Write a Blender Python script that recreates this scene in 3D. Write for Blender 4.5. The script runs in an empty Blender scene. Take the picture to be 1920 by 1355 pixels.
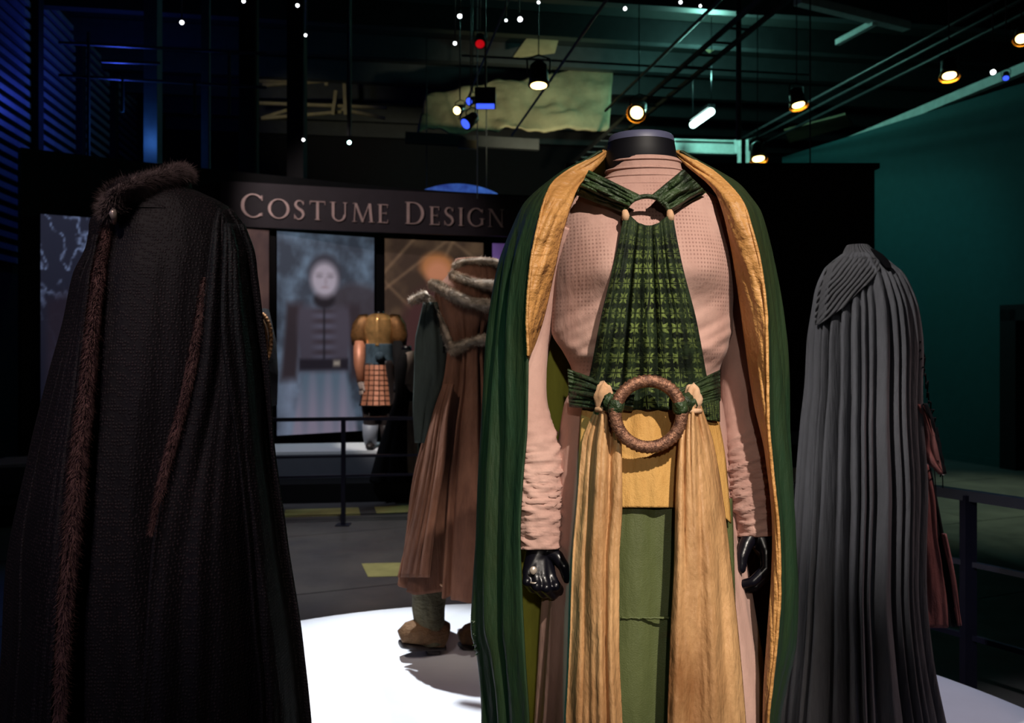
import bpy, bmesh, math, random
from bisect import bisect_right
from mathutils import Vector, Matrix, noise
R = random.Random(7)
C = bpy.context.scene.collection
SC = bpy.context.scene
PI = math.pi

# ------------------------------------------------------------------ camera, world, lights, exposure
F, HX, HY, CH = 1600.0, 960.0, 640.0, 1.6            # focal length in px, principal point, camera height
cam = bpy.data.cameras.new('camera'); camo = bpy.data.objects.new('camera', cam); C.objects.link(camo)
camo.location = (0, 0, CH); camo.rotation_euler = (PI/2, 0, 0)
cam.sensor_width = 36; cam.lens = 36*F/1920; cam.shift_y = -(677.5-HY)/1920; cam.dof.use_dof = True; cam.dof.focus_distance = 1.5; cam.dof.aperture_fstop = 7; cam.clip_start = .05; cam.clip_end = 100
SC.camera = camo
SC.view_settings.view_transform = 'Standard'; SC.view_settings.look = 'None'
SC.view_settings.exposure = 0; SC.view_settings.gamma = 1; SC.view_settings.use_curve_mapping = False
w = bpy.data.worlds.new('world'); SC.world = w; w.use_nodes = True
w.node_tree.nodes['Background'].inputs[0].default_value = (.25, .35, .6, 1)
w.node_tree.nodes['Background'].inputs[1].default_value = .004

def spot(name, loc, target, energy, col, ang=40, blend=.6, size=.08):
    l = bpy.data.lights.new(name, 'SPOT'); l.energy = energy; l.color = col
    l.spot_size = math.radians(ang); l.spot_blend = blend; l.shadow_soft_size = size
    o = bpy.data.objects.new(name, l); C.objects.link(o); o.location = loc
    o.rotation_euler = (Vector(target)-Vector(loc)).to_track_quat('-Z', 'Y').to_euler()
    return o
def point(name, loc, energy, col, size=.1):
    l = bpy.data.lights.new(name, 'POINT'); l.energy = energy; l.color = col; l.shadow_soft_size = size
    o = bpy.data.objects.new(name, l); C.objects.link(o); o.location = loc
    return o
WARM = (1, .89, .77); COOL = (.78, .88, 1); TEAL = (.2, .85, .8); BLUE = (.06, .12, 1)
spot('key_light', (1.0, -1.7, 4.4), (.27, 1.5, 1.46), 1080, WARM, 17.5, .75, .05)
spot('key_light_low', (.0, -2.6, 2.8), (.25, 1.5, 1.35), 150, WARM, 14, .7, .06)  # unseen low spot added to reach the cloak lining
spot('rim_light_green', (-1.7, .1, 4.6), (-.03, 1.6, 1.25), 110, (.12, 1, .9), 10, .8)
spot('plinth_light', (-.9, 4.0, 5.2), (-.38, 2.95, .46), 1500, (.9, .95, 1), 20, .5, .06)
spot('brown_light', (-1.6, .6, 4.6), (-.25, 3.2, 1.3), 190, WARM, 20, .6, .05)
spot('grey_light', (-1.3, 1.0, 4.4), (1.03, 2.45, 1.5), 450, (1, .97, .94), 15, .7, .03)
spot('grey_fill_light', (.9, -.6, 4.2), (1.05, 2.5, 1.4), 20, (.95, .95, 1), 18, .7, .05)
spot('grey_pink_light', (3.0, 1.6, 3.6), (1.25, 2.5, 1.0), 150, (1, .72, .68), 22, .5)
spot('plinth_right_light', (2.8, 4.0, 4.6), (1.4, 2.6, .46), 190, (.45, .66, 1), 22, .6)
spot('black_light', (-.9, -.4, 4.4), (-.72, 1.5, 1.72), 190, (1, .78, .76), 22, 1, .05)
spot('black_blue_light', (-3.2, .2, 3.2), (-.7, 1.6, 1.2), 12, (.4, .4, 1), 26, .6)
spot('black_fill_light', (-1.0, -2.6, 2.6), (-.68, 1.6, 1.25), 42, (.72, .62, 1), 17, .9, .06)  # unseen fill spot added to lift the dark cloak
spot('armour_light', (-1.9, 6.0, 5.0), (-1.4, 8.95, 1.2), 900, (1, .9, .78), 14, .5, .05)
spot('stage_light', (-2.6, 6.8, 4.9), (-2.0, 9.0, .5), 260, (.8, .88, 1), 26, .5, .05)
spot('banner_light', (-2.4, 6.6, 4.4), (-1.9, 10.1, 3.1), 190, (1, .84, .82), 44, .6, .06)
spot('wall_teal_light', (3.6, 10.0, 4.4), (5.6, 12.0, 2.2), 58, TEAL, 75, .9, .1)
point('tube_teal_glow', (2.9, 12.6, 5.5), 125, (.35, 1, .82), .15)
spot('roof_warm_light', (1.2, 10.5, 3.6), (.1, 14.6, 5.3), 480, (1, .9, .6), 56, .8, .1)
spot('gable_light', (-3.8, 12.5, 4.5), (-3.6, 16.0, 5.8), 90, (1, .9, .6), 45, .8, .1)
point('blue_left_light', (-5.3, 11.5, 4.8), 27, BLUE, .1)
point('blue_column_light', (-4.7, 10.6, 4.2), 5, (.1, .35, 1), .1)
spot('floor_left_blue', (-4.2, 5.5, 4.5), (-3.2, 4.2, 0), 90, (.1, .25, 1), 50, .9)
spot('floor_right_olive', (6.2, 9.0, 4.5), (4.9, 8.6, 0), 420, (.75, 1, .6), 55, .9)
spot('floor_mid_light', (-1.0, 5.6, 4.8), (-1.1, 6.4, 0), 420, (1, .95, .9), 44, .8)

# ------------------------------------------------------------------ helpers
def lin(c):
    return tuple(((v/255)/12.92 if v/255 <= .04045 else ((v/255+.055)/1.055)**2.4) for v in c)
def P(px, py, Y): return Vector(((px-HX)*Y/F, Y, CH+(HY-py)*Y/F))
def floor_pt(px, py, z=0.0):
    Y = F*(CH-z)/(py-HY); return Vector(((px-HX)*Y/F, Y, z))
def high_pt(px, py, z):
    Y = F*(z-CH)/(HY-py); return Vector(((px-HX)*Y/F, Y, z))
def nz(x, y=0., z=0.): return noise.noise(Vector((x, y, z)))
def ip(tab, t):
    ts = [r[0] for r in tab]
    if t <= ts[0]: return tab[0][1:]
    if t >= ts[-1]: return tab[-1][1:]
    i = bisect_right(ts, t)-1; a, b = tab[i], tab[i+1]; h = b[0]-a[0]; s = (t-a[0])/h
    p = tab[i-1] if i else None; q = tab[i+2] if i+2 < len(tab) else None
    out = []
    for k in range(1, len(a)):
        m = (b[k]-a[k])/h
        mp = (a[k]-p[k])/(a[0]-p[0]) if p else m
        mq = (q[k]-b[k])/(q[0]-b[0]) if q else m
        m0 = 0 if m*mp <= 0 else 2*m*mp/(m+mp)
        m1 = 0 if m*mq <= 0 else 2*m*mq/(m+mq)
        s2, s3 = s*s, s*s*s
        out.append((2*s3-3*s2+1)*a[k]+(s3-2*s2+s)*h*m0+(-2*s3+3*s2)*b[k]+(s3-s2)*h*m1)
    return tuple(out)
def catmull(pts, n):
    out = []; m = len(pts)-1
    for j in range(n):
        t = j/(n-1)*m; i = min(int(t), m-1); s = t-i
        p1, p2 = pts[i], pts[i+1]; p0 = pts[i-1] if i else 2*p1-p2; p3 = pts[i+2] if i+2 <= m else 2*p2-p1
        out.append(.5*((2*p1)+(p2-p0)*s+(2*p0-5*p1+4*p2-p3)*s*s+(3*p1-p0-3*p2+p3)*s**3))
    return out

OFF = {}; FLOORZ = {}
class MB:
    def __init__(s): s.v = []; s.f = []; s.uv = []; s.mi = []
    def face(s, idx, uv=None, mi=0): s.f.append(idx); s.uv.append(uv); s.mi.append(mi)
    def grid(s, rows, closed=False, cap0=False, cap1=False, mif=None):
        b = len(s.v); n = len(rows[0]); m = len(rows)
        for r in rows: s.v += [Vector(p) for p in r]
        for j in range(m-1):
            for i in range(n if closed else n-1):
                k = (i+1) % n
                u0, u1, v0, v1 = i/(n-1), (i+1)/(n-1), j/(m-1), (j+1)/(m-1)
                s.face((b+j*n+i, b+j*n+k, b+(j+1)*n+k, b+(j+1)*n+i), ((u0, v0), (u1, v0), (u1, v1), (u0, v1)),
                       mif((u0+u1)/2, (v0+v1)/2) if mif else 0)
        if cap0: s.face(tuple(b+i for i in range(n))[::-1])
        if cap1: s.face(tuple(b+(m-1)*n+i for i in range(n)))
        return s
    def box(s, lo, hi, mi=0):
        x0, y0, z0 = lo; x1, y1, z1 = hi; b = len(s.v)
        s.v += [Vector(p) for p in ((x0,y0,z0),(x1,y0,z0),(x1,y1,z0),(x0,y1,z0),(x0,y0,z1),(x1,y0,z1),(x1,y1,z1),(x0,y1,z1))]
        for q in ((3,2,1,0),(4,5,6,7),(0,1,5,4),(1,2,6,5),(2,3,7,6),(3,0,4,7)): s.face(tuple(b+i for i in q), None, mi)
        return s
    def bar(s, a, c, wd, ht, up=Vector((0,0,1))):            # a box beam from a to c
        a, c = Vector(a), Vector(c); t = (c-a).normalized(); sd = t.cross(up)
        if sd.length < 1e-4: sd = t.cross(Vector((0,1,0)))
        sd.normalize(); u = sd.cross(t).normalized(); b = len(s.v)
        for q in (a, c):
            for i, j in ((-1,-1),(1,-1),(1,1),(-1,1)): s.v.append(q+sd*i*wd/2+u*j*ht/2)
        for q in ((0,1,2,3),(7,6,5,4),(0,4,5,1),(1,5,6,2),(2,6,7,3),(3,7,4,0)): s.face(tuple(b+i for i in q))
        return s
    def prism(s, poly, d):                                    # extrude a polygon by vector d
        b = len(s.v); n = len(poly); d = Vector(d)
        s.v += [Vector(p) for p in poly]+[Vector(p)+d for p in poly]
        s.face(tuple(range(b, b+n))); s.face(tuple(range(b+n, b+2*n))[::-1])
        for i in range(n):
            k = (i+1) % n; s.face((b+i, b+n+i, b+n+k, b+k))
        return s
    def tube(s, pts, rad, seg=12, rv=None, up=None, fn=None, caps=True):
        pts = [Vector(p) for p in pts]; n = len(pts); rows = []; u = None
        for j in range(n):
            t = (pts[min(j+1, n-1)]-pts[max(j-1, 0)]).normalized()
            ref = up or (u if u is not None else (Vector((0,0,1)) if abs(t.z) < .9 else Vector((0,1,0))))
            sd = t.cross(ref)
            if sd.length < 1e-5: sd = t.cross(Vector((1,0,0)))
            sd.normalize(); u = sd.cross(t).normalized()
            r = rad[j] if isinstance(rad, (list, tuple)) else rad
            q = (rv[j] if isinstance(rv, (list, tuple)) else rv) if rv is not None else r
            row = []
            for i in range(seg):
                a = 2*PI*i/seg; k = 1 if fn is None else fn(a, j/(n-1))
                row.append(pts[j]+sd*math.cos(a)*r*k+u*math.sin(a)*q*k)
            rows.append(row)
        return s.grid(rows, True, caps, caps)
    def ball(s, c, rx, ry, rz, seg=16, fn=None):
        c = Vector(c); rows = []
        for j in range(seg//2+1):
            th = PI*j/(seg//2); row = []
            for i in range(seg):
                a = 2*PI*i/seg; k = 1 if fn is None else fn(a, th)
                sn = max(math.sin(th), .02)
                row.append(c+Vector((rx*sn*math.cos(a), ry*sn*math.sin(a), rz*math.cos(th)))*k)
            rows.append(row)
        return s.grid(rows, True, True, True)
    def build(s, name, mat, parent=None, smooth=True, solid=0, sub=0, flip=True):
        fz = FLOORZ.get(parent)
        if fz: s.v = [Vector((p[0], p[1], max(p[2], fz))) for p in s.v]
        off = OFF.get(parent, Vector((0,0,0))) if parent else Vector((0,0,0))
        me = bpy.data.meshes.new(name)
        me.from_pydata([tuple(p-off) for p in s.v], [], s.f)
        if any(u for u in s.uv):
            ul = me.uv_layers.new(name='UVMap'); li = 0
            for f, u in zip(s.f, s.uv):
                for k in range(len(f)):
                    ul.data[li].uv = u[k] if u else (0, 0); li += 1
        mats = mat if isinstance(mat, (list, tuple)) else [mat]
        for m in mats: me.materials.append(m)
        for p, mi in zip(me.polygons, s.mi): p.material_index = mi; p.use_smooth = smooth
        if flip:
            bm = bmesh.new(); bm.from_mesh(me); bmesh.ops.recalc_face_normals(bm, faces=bm.faces); bm.to_mesh(me); bm.free()
        me.update()
        o = bpy.data.objects.new(name, me); C.objects.link(o)
        if parent: o.parent = parent; OFF[o] = off; FLOORZ[o] = fz
        if solid:
            md = o.modifiers.new('thickness', 'SOLIDIFY'); md.thickness = solid; md.offset = 0
        if sub:
            md = o.modifiers.new('smooth', 'SUBSURF'); md.levels = sub; md.render_levels = sub
        return o
def tag(o, label, cat, group=None, kind=None):
    if label: o['label'] = label
    if cat: o['category'] = cat
    if group: o['group'] = group
    if kind: o['kind'] = kind
    return o
def thing(name, loc, label, cat, group=None):
    o = bpy.data.objects.new(name, None); C.objects.link(o); o.location = loc; o.empty_display_size = .1
    OFF[o] = Vector(loc); return tag(o, label, cat, group)
def struct(o): o['kind'] = 'structure'; return o

# ------------------------------------------------------------------ materials
class NT:
    def __init__(s, name):
        s.m = bpy.data.materials.new(name); s.m.use_nodes = True; s.t = s.m.node_tree; s.n = s.t.nodes
        s.b = s.n['Principled BSDF']; s.co = s.n.new('ShaderNodeTexCoord')
    def add(s, kind, **kw):
        n = s.n.new(kind)
        for k, v in kw.items():
            if k in ('ins',):
                for a, b in v.items():
                    if hasattr(b, 'links') or hasattr(b, 'is_linked'): s.t.links.new(b, n.inputs[a])
                    else: n.inputs[a].default_value = b
            else: setattr(n, k, v)
        return n
    def math(s, op, a, b=0.0, c=0.0): 
        n = s.add('ShaderNodeMath', operation=op, ins={0: a, 1: b, 2: c}); return n.outputs[0]
    def mapped(s, scale, src='Object'):
        m = s.add('ShaderNodeMapping', ins={'Vector': s.co.outputs[src], 'Scale': scale}); return m.outputs[0]
    def noise(s, scale, detail=3, vec=None, rough=.55):
        n = s.add('ShaderNodeTexNoise', ins={'Scale': scale, 'Detail': detail, 'Roughness': rough, 'Vector': vec or s.co.outputs['Object']})
        return n.outputs['Fac']
    def ramp(s, fac, a, b):
        n = s.add('ShaderNodeMapRange', ins={0: fac, 1: a, 2: b}); return n.outputs[0]
    def mix(s, fac, a, b):
        n = s.add('ShaderNodeMix', data_type='RGBA')
        for i, v in ((0, fac), (6, a), (7, b)):
            if hasattr(v, 'is_linked'): s.t.links.new(v, n.inputs[i])
            else: n.inputs[i].default_value = v if i == 0 else (*v[:3], 1)
        return n.outputs[2]
    def bump(s, h, strength, dist=.01, normal=None):
        i = {'Height': h, 'Strength': strength, 'Distance': dist}
        if normal is not None: i['Normal'] = normal
        return s.add('ShaderNodeBump', ins=i).outputs[0]
    def out(s, **kw):
        for k, v in kw.items():
            k = {'color': 'Base Color', 'rough': 'Roughness', 'metal': 'Metallic', 'normal': 'Normal', 'sheen': 'Sheen Weight',
                 'spec': 'Specular IOR Level', 'emit': 'Emission Color', 'estr': 'Emission Strength', 'coat': 'Coat Weight'}[k]
            if hasattr(v, 'is_linked'): s.t.links.new(v, s.b.inputs[k])
            else: s.b.inputs[k].default_value = (*v[:3], 1) if k in ('Base Color', 'Emission Color') else v
        return s.m
def fabric(name, c1, c2, scale=6, weave=900, wstr=.25, wrinkle=.25, wscale=(14, 14, 5), rough=.85, sheen=.0, spec=.2):
    t = NT(name); c1, c2 = lin(c1), lin(c2)
    n = t.noise(scale, 5, t.mapped((1, 1, .35))); f = t.ramp(n, .35, .68)
    fine = t.noise(130, 2, t.mapped((1, 1, .2))); f2 = t.math('ADD', f, t.math('MULTIPLY', t.math('SUBTRACT', fine, .5), .5))
    col = t.mix(t.math('MAXIMUM', t.math('MINIMUM', f2, 1.0), 0.0), c1, c2)
    wr = t.noise(1, 4, t.mapped(wscale)); nb = t.bump(wr, wrinkle, .03)
    wv = t.noise(weave, 1, t.mapped((1, 1, 1))); nb = t.bump(wv, wstr, .002, nb)
    return t.out(color=col, rough=rough, sheen=sheen, normal=nb, spec=spec)
def plain(name, c, rough=.5, metal=0, spec=.5, nvar=.15, bump=0, nscale=8):
    t = NT(name); c = lin(c); n = t.noise(nscale, 4)
    col = t.mix(t.ramp(n, .3, .7), [v*(1-nvar) for v in c], [min(v*(1+nvar), 1) for v in c])
    kw = dict(color=col, rough=rough, metal=metal, spec=spec)
    if bump: kw['normal'] = t.bump(t.noise(nscale*6, 4), bump, .01)
    return t.out(**kw)
def glow(name, c, s, base=(0, 0, 0)):
    t = NT(name); return t.out(color=base, emit=lin(c), estr=s, rough=.4)

M = {}
def pink_mat(name, dots):
    t = NT(name); a, b = lin((200, 164, 152)), lin((160, 122, 112))
    n = t.noise(5, 5, t.mapped((1, 1, .5))); col = t.mix(t.ramp(n, .35, .7), a, b)
    wr = t.noise(1, 4, t.mapped((16, 16, 8))); nb = t.bump(wr, .22, .03)
    if dots:
        s = t.add('ShaderNodeSeparateXYZ', ins={0: t.co.outputs['Object']})
        fx = t.math('SUBTRACT', t.math('FRACT', t.math('MULTIPLY', s.outputs[0], 170.)), .5)
        fz = t.math('SUBTRACT', t.math('FRACT', t.math('MULTIPLY', s.outputs[2], 140.)), .5)
        r = t.math('SQRT', t.math('ADD', t.math('MULTIPLY', fx, fx), t.math('MULTIPLY', fz, fz)))
        d = t.math('MULTIPLY', t.ramp(r, .34, .18), t.ramp(t.noise(9, 2), .42, .56))
        col = t.mix(t.math('MULTIPLY', d, .5), col, lin((92, 58, 52))); nb = t.bump(d, -.5, .003, nb)
    nb = t.bump(t.noise(700, 1), .2, .002, nb)
    return t.out(color=col, rough=.85, sheen=.05, normal=nb, spec=.2)
M['pink_dots'] = pink_mat('pink_stitched_wool', True); M['pink'] = pink_mat('pink_wool', False)
M['green_cloak'] = fabric('green_cloak_silk', (34, 58, 38), (46, 54, 28), 5, 700, .25, .4, (22, 22, 5), .5, .0, .4)
M['lining'] = fabric('olive_lining', (164, 166, 70), (136, 138, 56), 6)
M['lining_orange'] = fabric('rust_lining', (150, 96, 46), (118, 74, 34), 6)
M['lapel'] = fabric('ochre_silk', (206, 154, 92), (164, 114, 60), 7, 800, .2, .5, (12, 34, 30), .5, .0, .4)
M['drape'] = fabric('gold_silk_drape', (202, 158, 110), (144, 100, 62), 8, 800, .25, .5, (26, 26, 10), .5, .0, .4)
M['yellow'] = fabric('saffron_woven', (204, 160, 94), (176, 128, 66), 9, 500, .35, .3, (30, 30, 10), .7)
M['olive'] = fabric('olive_woven_skirt', (84, 92, 54), (64, 72, 40), 5, 500, .35, .25, (20, 20, 6), .6, .0, .35)
M['dark_green'] = fabric('dark_green_silk', (52, 70, 40), (16, 24, 16), 22, 600, .3, .5, (40, 40, 40), .5, .0, .4)
M['cream'] = fabric('cream_cord', (222, 186, 156), (190, 148, 112), 20)
def bib_mat():
    t = NT('green_brocade'); uv = t.add('ShaderNodeSeparateXYZ', ins={0: t.co.outputs['UV']})
    wob = t.math('MULTIPLY', t.math('SUBTRACT', t.noise(2.2, 2, t.mapped((4, 1.5, 1), 'UV')), .5), .12)
    fx = t.math('SUBTRACT', t.math('FRACT', t.math('MULTIPLY', t.math('ADD', uv.outputs[0], wob), 7.)), .5)
    fy = t.math('SUBTRACT', t.math('FRACT', t.math('MULTIPLY', uv.outputs[1], 13.)), .5)
    r = t.math('SQRT', t.math('ADD', t.math('MULTIPLY', fx, fx), t.math('MULTIPLY', fy, fy)))
    an = t.math('ARCTAN2', fy, fx)
    pet = t.math('ADD', t.math('MULTIPLY', t.math('COSINE', t.math('MULTIPLY', an, 8.)), .11), .36)
    m = t.ramp(t.math('SUBTRACT', r, pet), .05, -.05)
    cut = t.math('MINIMUM', t.math('ABSOLUTE', fx), t.math('ABSOLUTE', fy)); m = t.math('MULTIPLY', m, t.ramp(cut, .02, .06))
    m = t.math('MULTIPLY', m, t.ramp(t.noise(3, 3, t.mapped((9, 2, 1), 'UV')), .36, .56))
    m = t.math('MULTIPLY', m, t.math('ADD', t.math('MULTIPLY', t.ramp(t.math('ABSOLUTE', t.math('SUBTRACT', t.math('ADD', uv.outputs[0], wob), .53)), .5, .25), .6), .4))
    m = t.math('MULTIPLY', m, t.math('ADD', t.math('MULTIPLY', t.ramp(uv.outputs[1], .02, .3), .7), .3))
    col = t.mix(m, t.mix(t.ramp(t.noise(30, 3), .4, .65), lin((15, 22, 16)), lin((36, 48, 30))), lin((108, 124, 66)))
    nb = t.bump(m, .3, .002, t.bump(t.noise(260, 3), .4, .003))
    return t.out(color=col, rough=.7, normal=nb, spec=.15)
M['bib'] = bib_mat()
M['mannequin'] = plain('black_gloss_mannequin', (10, 10, 18), .3, 0, .4)
M['mannequin_neck'] = plain('matt_black_neck', (10, 10, 17), .55, 0, .25)
M['mannequin_cap'] = plain('navy_neck_cap', (74, 76, 102), .5)
def bronze():
    t = NT('bronze_braided'); n = t.noise(160, 4)
    col = t.mix(t.ramp(n, .35, .65), lin((82, 54, 44)), lin((156, 112, 88)))
    return t.out(color=col, rough=.45, metal=.55, normal=t.bump(t.noise(420, 3), .5, .003))
M['bronze'] = bronze()
def knit(name, c1, c2, sc=190):
    t = NT(name); v = t.add('ShaderNodeTexVoronoi', ins={'Scale': sc, 'Randomness': .45, 'Vector': t.mapped((1, 1, .85))})
    h = t.ramp(v.outputs['Distance'], .5, .05)
    col = t.mix(t.math('MULTIPLY', h, t.ramp(t.noise(6, 3), .3, .7)), lin(c1), lin(c2))  # stitch tops painted lighter, like highlights on the bumps
    return t.out(color=col, rough=.66, spec=.28, normal=t.bump(h, .5, .002, t.bump(t.noise(1, 4, t.mapped((14, 14, 3))), .3, .03)))
M['knit'] = knit('black_knit_wool', (12, 10, 13), (62, 49, 50), 210)
M['black_cloth'] = fabric('black_cloth', (15, 14, 18), (9, 8, 11), 5, 400, .4, .3)
M['fur_dark'] = plain('brown_black_fur', (98, 86, 84), .9, 0, .2, .5, 0, 60)
M['fur_brown'] = plain('russet_fur', (104, 78, 72), .9, 0, .2, .4, 0, 50)
M['fur_grey'] = plain('grey_brown_fur', (178, 162, 146), .9, 0, .2, .5, 0, 40)
M['silver'] = plain('pale_clasp_metal', (220, 205, 190), .3, .6)
M['tan_sleeve'] = fabric('tan_sleeve', (150, 96, 66), (108, 66, 46), 12)
M['grey_cloak'] = fabric('grey_wool_cloak', (104, 103, 107), (76, 75, 78), 4, 500, .35, .3, (40, 40, 4), .95)
def smock():
    t = NT('grey_smocked_wool'); v = t.add('ShaderNodeTexWave', wave_type='BANDS', bands_direction='DIAGONAL', ins={'Scale': 38., 'Distortion': 1.2, 'Detail': 2.})
    h = v.outputs['Fac']; col = t.mix(h, lin((52, 51, 54)), lin((112, 110, 112)))
    return t.out(color=col, rough=.9, normal=t.bump(h, .5, .003), spec=.2)
M['smock'] = smock()
M['rag_pink'] = fabric('dusty_rose_suede', (150, 98, 94), (108, 66, 64), 10, 300, .4, .4)
M['suede'] = fabric('russet_suede', (128, 88, 70), (86, 56, 44), 8, 350, .35, .35, (20, 20, 4), .9)
M['grey_green'] = fabric('grey_green_wool', (70, 78, 74), (46, 52, 50), 6)
M['boot'] = fabric('boot_leather', (112, 84, 58), (66, 46, 32), 16, 300, .4, .6, (30, 30, 60), .7)
M['boot_shaft'] = fabric('boot_shaft_cloth', (96, 90, 70), (60, 56, 42), 16, 300, .4, .6, (30, 30, 60), .85)
M['gold'] = plain('gilt_armour', (226, 172, 112), .3, .7, .5, .3, .2, 12)
M['gold_dark'] = plain('dark_gilt', (128, 88, 52), .42, .6, .5, .35, .3, 30)  # deeper gold tone, set off against the breastplate
M['scale'] = plain('copper_leather_scale', (168, 108, 82), .5, .3, .5, .2)
M['teal_cloth'] = fabric('slate_blue_sash', (64, 80, 92), (40, 52, 62), 20)
M['dark_leather'] = plain('dark_leather', (36, 28, 28), .5)
M['pale_cloth'] = fabric('pale_cloth', (178, 160, 150), (120, 104, 98), 10)
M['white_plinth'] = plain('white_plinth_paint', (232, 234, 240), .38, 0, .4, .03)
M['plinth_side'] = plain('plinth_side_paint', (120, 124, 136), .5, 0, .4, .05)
M['black_paint'] = plain('black_paint', (10, 10, 14), .6, 0, .3)
M['rail'] = plain('navy_black_rail_paint', (22, 22, 38), .35)
M['banner'] = plain('dark_plum_banner', (46, 38, 46), .6)
M['letter'] = plain('brushed_pinkish_metal', (214, 186, 180), .4, .3)
M['wall_teal'] = plain('dark_teal_wall_paint', (34, 78, 80), .75, 0, .2, .06)
M['wall_dark'] = plain('dark_wall_paint', (14, 15, 20), .8, 0, .2)
M['door'] = plain('dark_green_door_paint', (18, 42, 42), .6)
M['ceiling'] = plain('dark_roof_deck', (24, 28, 27), .8, 0, .2)
M['steel'] = plain('dark_steel', (46, 50, 52), .5, .3)
M['blue_steel'] = plain('painted_steel_column', (70, 78, 96), .5, .2)
M['pale_steel'] = plain('pale_painted_beam', (190, 200, 196), .5)
M['corrugated'] = plain('corrugated_sheet', (110, 112, 130), .45, .3)
M['blanket'] = fabric('roof_insulation', (150, 142, 112), (96, 90, 70), 1.2, 40, .2, .9, (3, 1.2, 3), .8)
M['gable'] = plain('olive_sheet', (120, 112, 84), .7)
M['lamp_body'] = plain('black_lamp_housing', (18, 18, 22), .4, .2)
M['yellow_patch'] = plain('yellow_floor_patch', (176, 170, 112), .5)
def floor_mat():
    t = NT('dark_polished_floor'); n = t.noise(1.6, 5); col = t.mix(t.ramp(n, .3, .7), lin((72, 70, 76)), lin((98, 95, 96)))
    return t.out(color=col, rough=t.ramp(t.noise(5, 4), -.6, 2.2), spec=.5)
M['floor'] = floor_mat()
M['joint'] = plain('floor_joint', (8, 8, 10), .8)
M['lens_warm'] = glow('warm_lens', (255, 214, 130), 9); M['lens_white'] = glow('white_lens', (245, 248, 255), 8)
M['lens_teal'] = glow('teal_white_lens', (190, 255, 245), 14); M['lens_red'] = glow('red_lens', (190, 10, 20), .8)
M['lens_blue'] = glow('blue_lens', (60, 90, 255), 1.6); M['tube'] = glow('fluorescent_tube', (205, 255, 246), 6)
M['reflector'] = plain('amber_reflector', (235, 170, 70), .25, .8)

# ------------------------------------------------------------------ the hall: floor, walls, roof
E1 = Vector((.986, .167, 0)); E2 = Vector((-.167, .986, 0)); UP = Vector((0, 0, 1))
def quad_slab(name, pts, d, mat, parent=None): return MB().prism(pts, d).build(name, mat, parent, smooth=False)
fl = struct(quad_slab('floor', [(-14, -4, -.06), (14, -4, -.06), (14, 24, -.06), (-14, 24, -.06)], (0, 0, .05), M['joint'])); OFF[fl] = Vector((0, 0, 0))
D1 = Vector((.928, .372, 0)); D2 = Vector((-.372, .928, 0)); org = floor_pt(554, 1115)
for k in range(-4, 10):                                    # long floor boards with open joints
    for q in range(-2, 3):
        a = org+D2*(k*1.66+.006)+D1*(q*6.0+.005+(k % 2)*3); a.z = -.01
        MB().prism([a, a+D1*5.99, a+D1*5.99+D2*1.648, a+D2*1.648], (0, 0, .01)).build('floor_panel', M['floor'], fl, smooth=False)
ceil_z = 6.4
ce = struct(quad_slab('ceiling', [(-14, -4, ceil_z), (14, -4, ceil_z), (14, 24, ceil_z), (-14, 24, ceil_z)], (0, 0, .15), M['ceiling'])); OFF[ce] = Vector((0, 0, 0))
for k in range(9):                                         # roof joists under the deck
    a = Vector((-9, 8.2+k*1.35, 6.22)); MB().bar(a, a+E1*19, .16, .34).build('joist', M['steel'], ce, smooth=False)
# left corrugated wall
wl0 = Vector((-5.75, 8.0, 0)); wl1 = wl0+E2*13
wl = struct(quad_slab('wall_left', [wl0, wl1, wl1-E1*.1, wl0-E1*.1], (0, 0, ceil_z), M['wall_dark'])); OFF[wl] = Vector((0, 0, 0))
for k in range(26):
    z = 2.6+k*.145
    MB().bar(wl0+E1*.03+UP*z, wl1+E1*.03+UP*z, .05, .07).build('rib', M['corrugated'], wl, smooth=False)
for k in range(6):
    a = wl0+E2*(1.4+k*1.7)+E1*.1; MB().bar(a, a+UP*ceil_z, .12, .12).build('stud', M['wall_dark'], wl, smooth=False)
# back wall
b0 = Vector((-12, 17.4, 0)); wb = struct(quad_slab('wall_back', [b0, b0+E1*24, b0+E1*24+E2*.15, b0+E2*.15], (0, 0, ceil_z), M['wall_dark']))
# right teal wall with a door
def wr_pt(t, z=0): return Vector((5.05+(t)*.3559, 13.9-t*.9345, z))      # runs towards the camera
wn = Vector((.9345, .3559, 0))
wr = struct(MB().prism([wr_pt(-1), wr_pt(3.42), wr_pt(3.42)+wn*.2, wr_pt(-1)+wn*.2], (0, 0, 4.8))
            .prism([wr_pt(4.45), wr_pt(10), wr_pt(10)+wn*.2, wr_pt(4.45)+wn*.2], (0, 0, 4.8))
            .prism([wr_pt(3.42, 1.98), wr_pt(4.45, 1.98), wr_pt(4.45, 1.98)+wn*.2, wr_pt(3.42, 1.98)+wn*.2], (0, 0, 2.82)).build('wall_right', M['wall_teal'], smooth=False))
dr = struct(quad_slab('door_1', [wr_pt(3.42)+wn*.1, wr_pt(4.45)+wn*.1, wr_pt(4.45)+wn*.15, wr_pt(3.42)+wn*.15], (0, 0, 1.98), M['door'])); OFF[dr] = Vector((0, 0, 0))
fm = MB()
for a, b, z0, z1 in ((3.30, 3.52, 0, 2.0), (4.36, 4.56, 0, 2.0), (3.30, 4.56, 1.86, 2.06)):
    fm.prism([wr_pt(a, z0)-wn*.06, wr_pt(b, z0)-wn*.06, wr_pt(b, z0)+wn*.1, wr_pt(a, z0)+wn*.1], (0, 0, z1-z0))
fm.build('door_frame', M['black_paint'], dr, smooth=False)
MB().bar(wr_pt(3.62, .95)+wn*.06, wr_pt(3.74, .95)+wn*.06, .03, .03).build('door_handle', M['steel'], dr)
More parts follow.
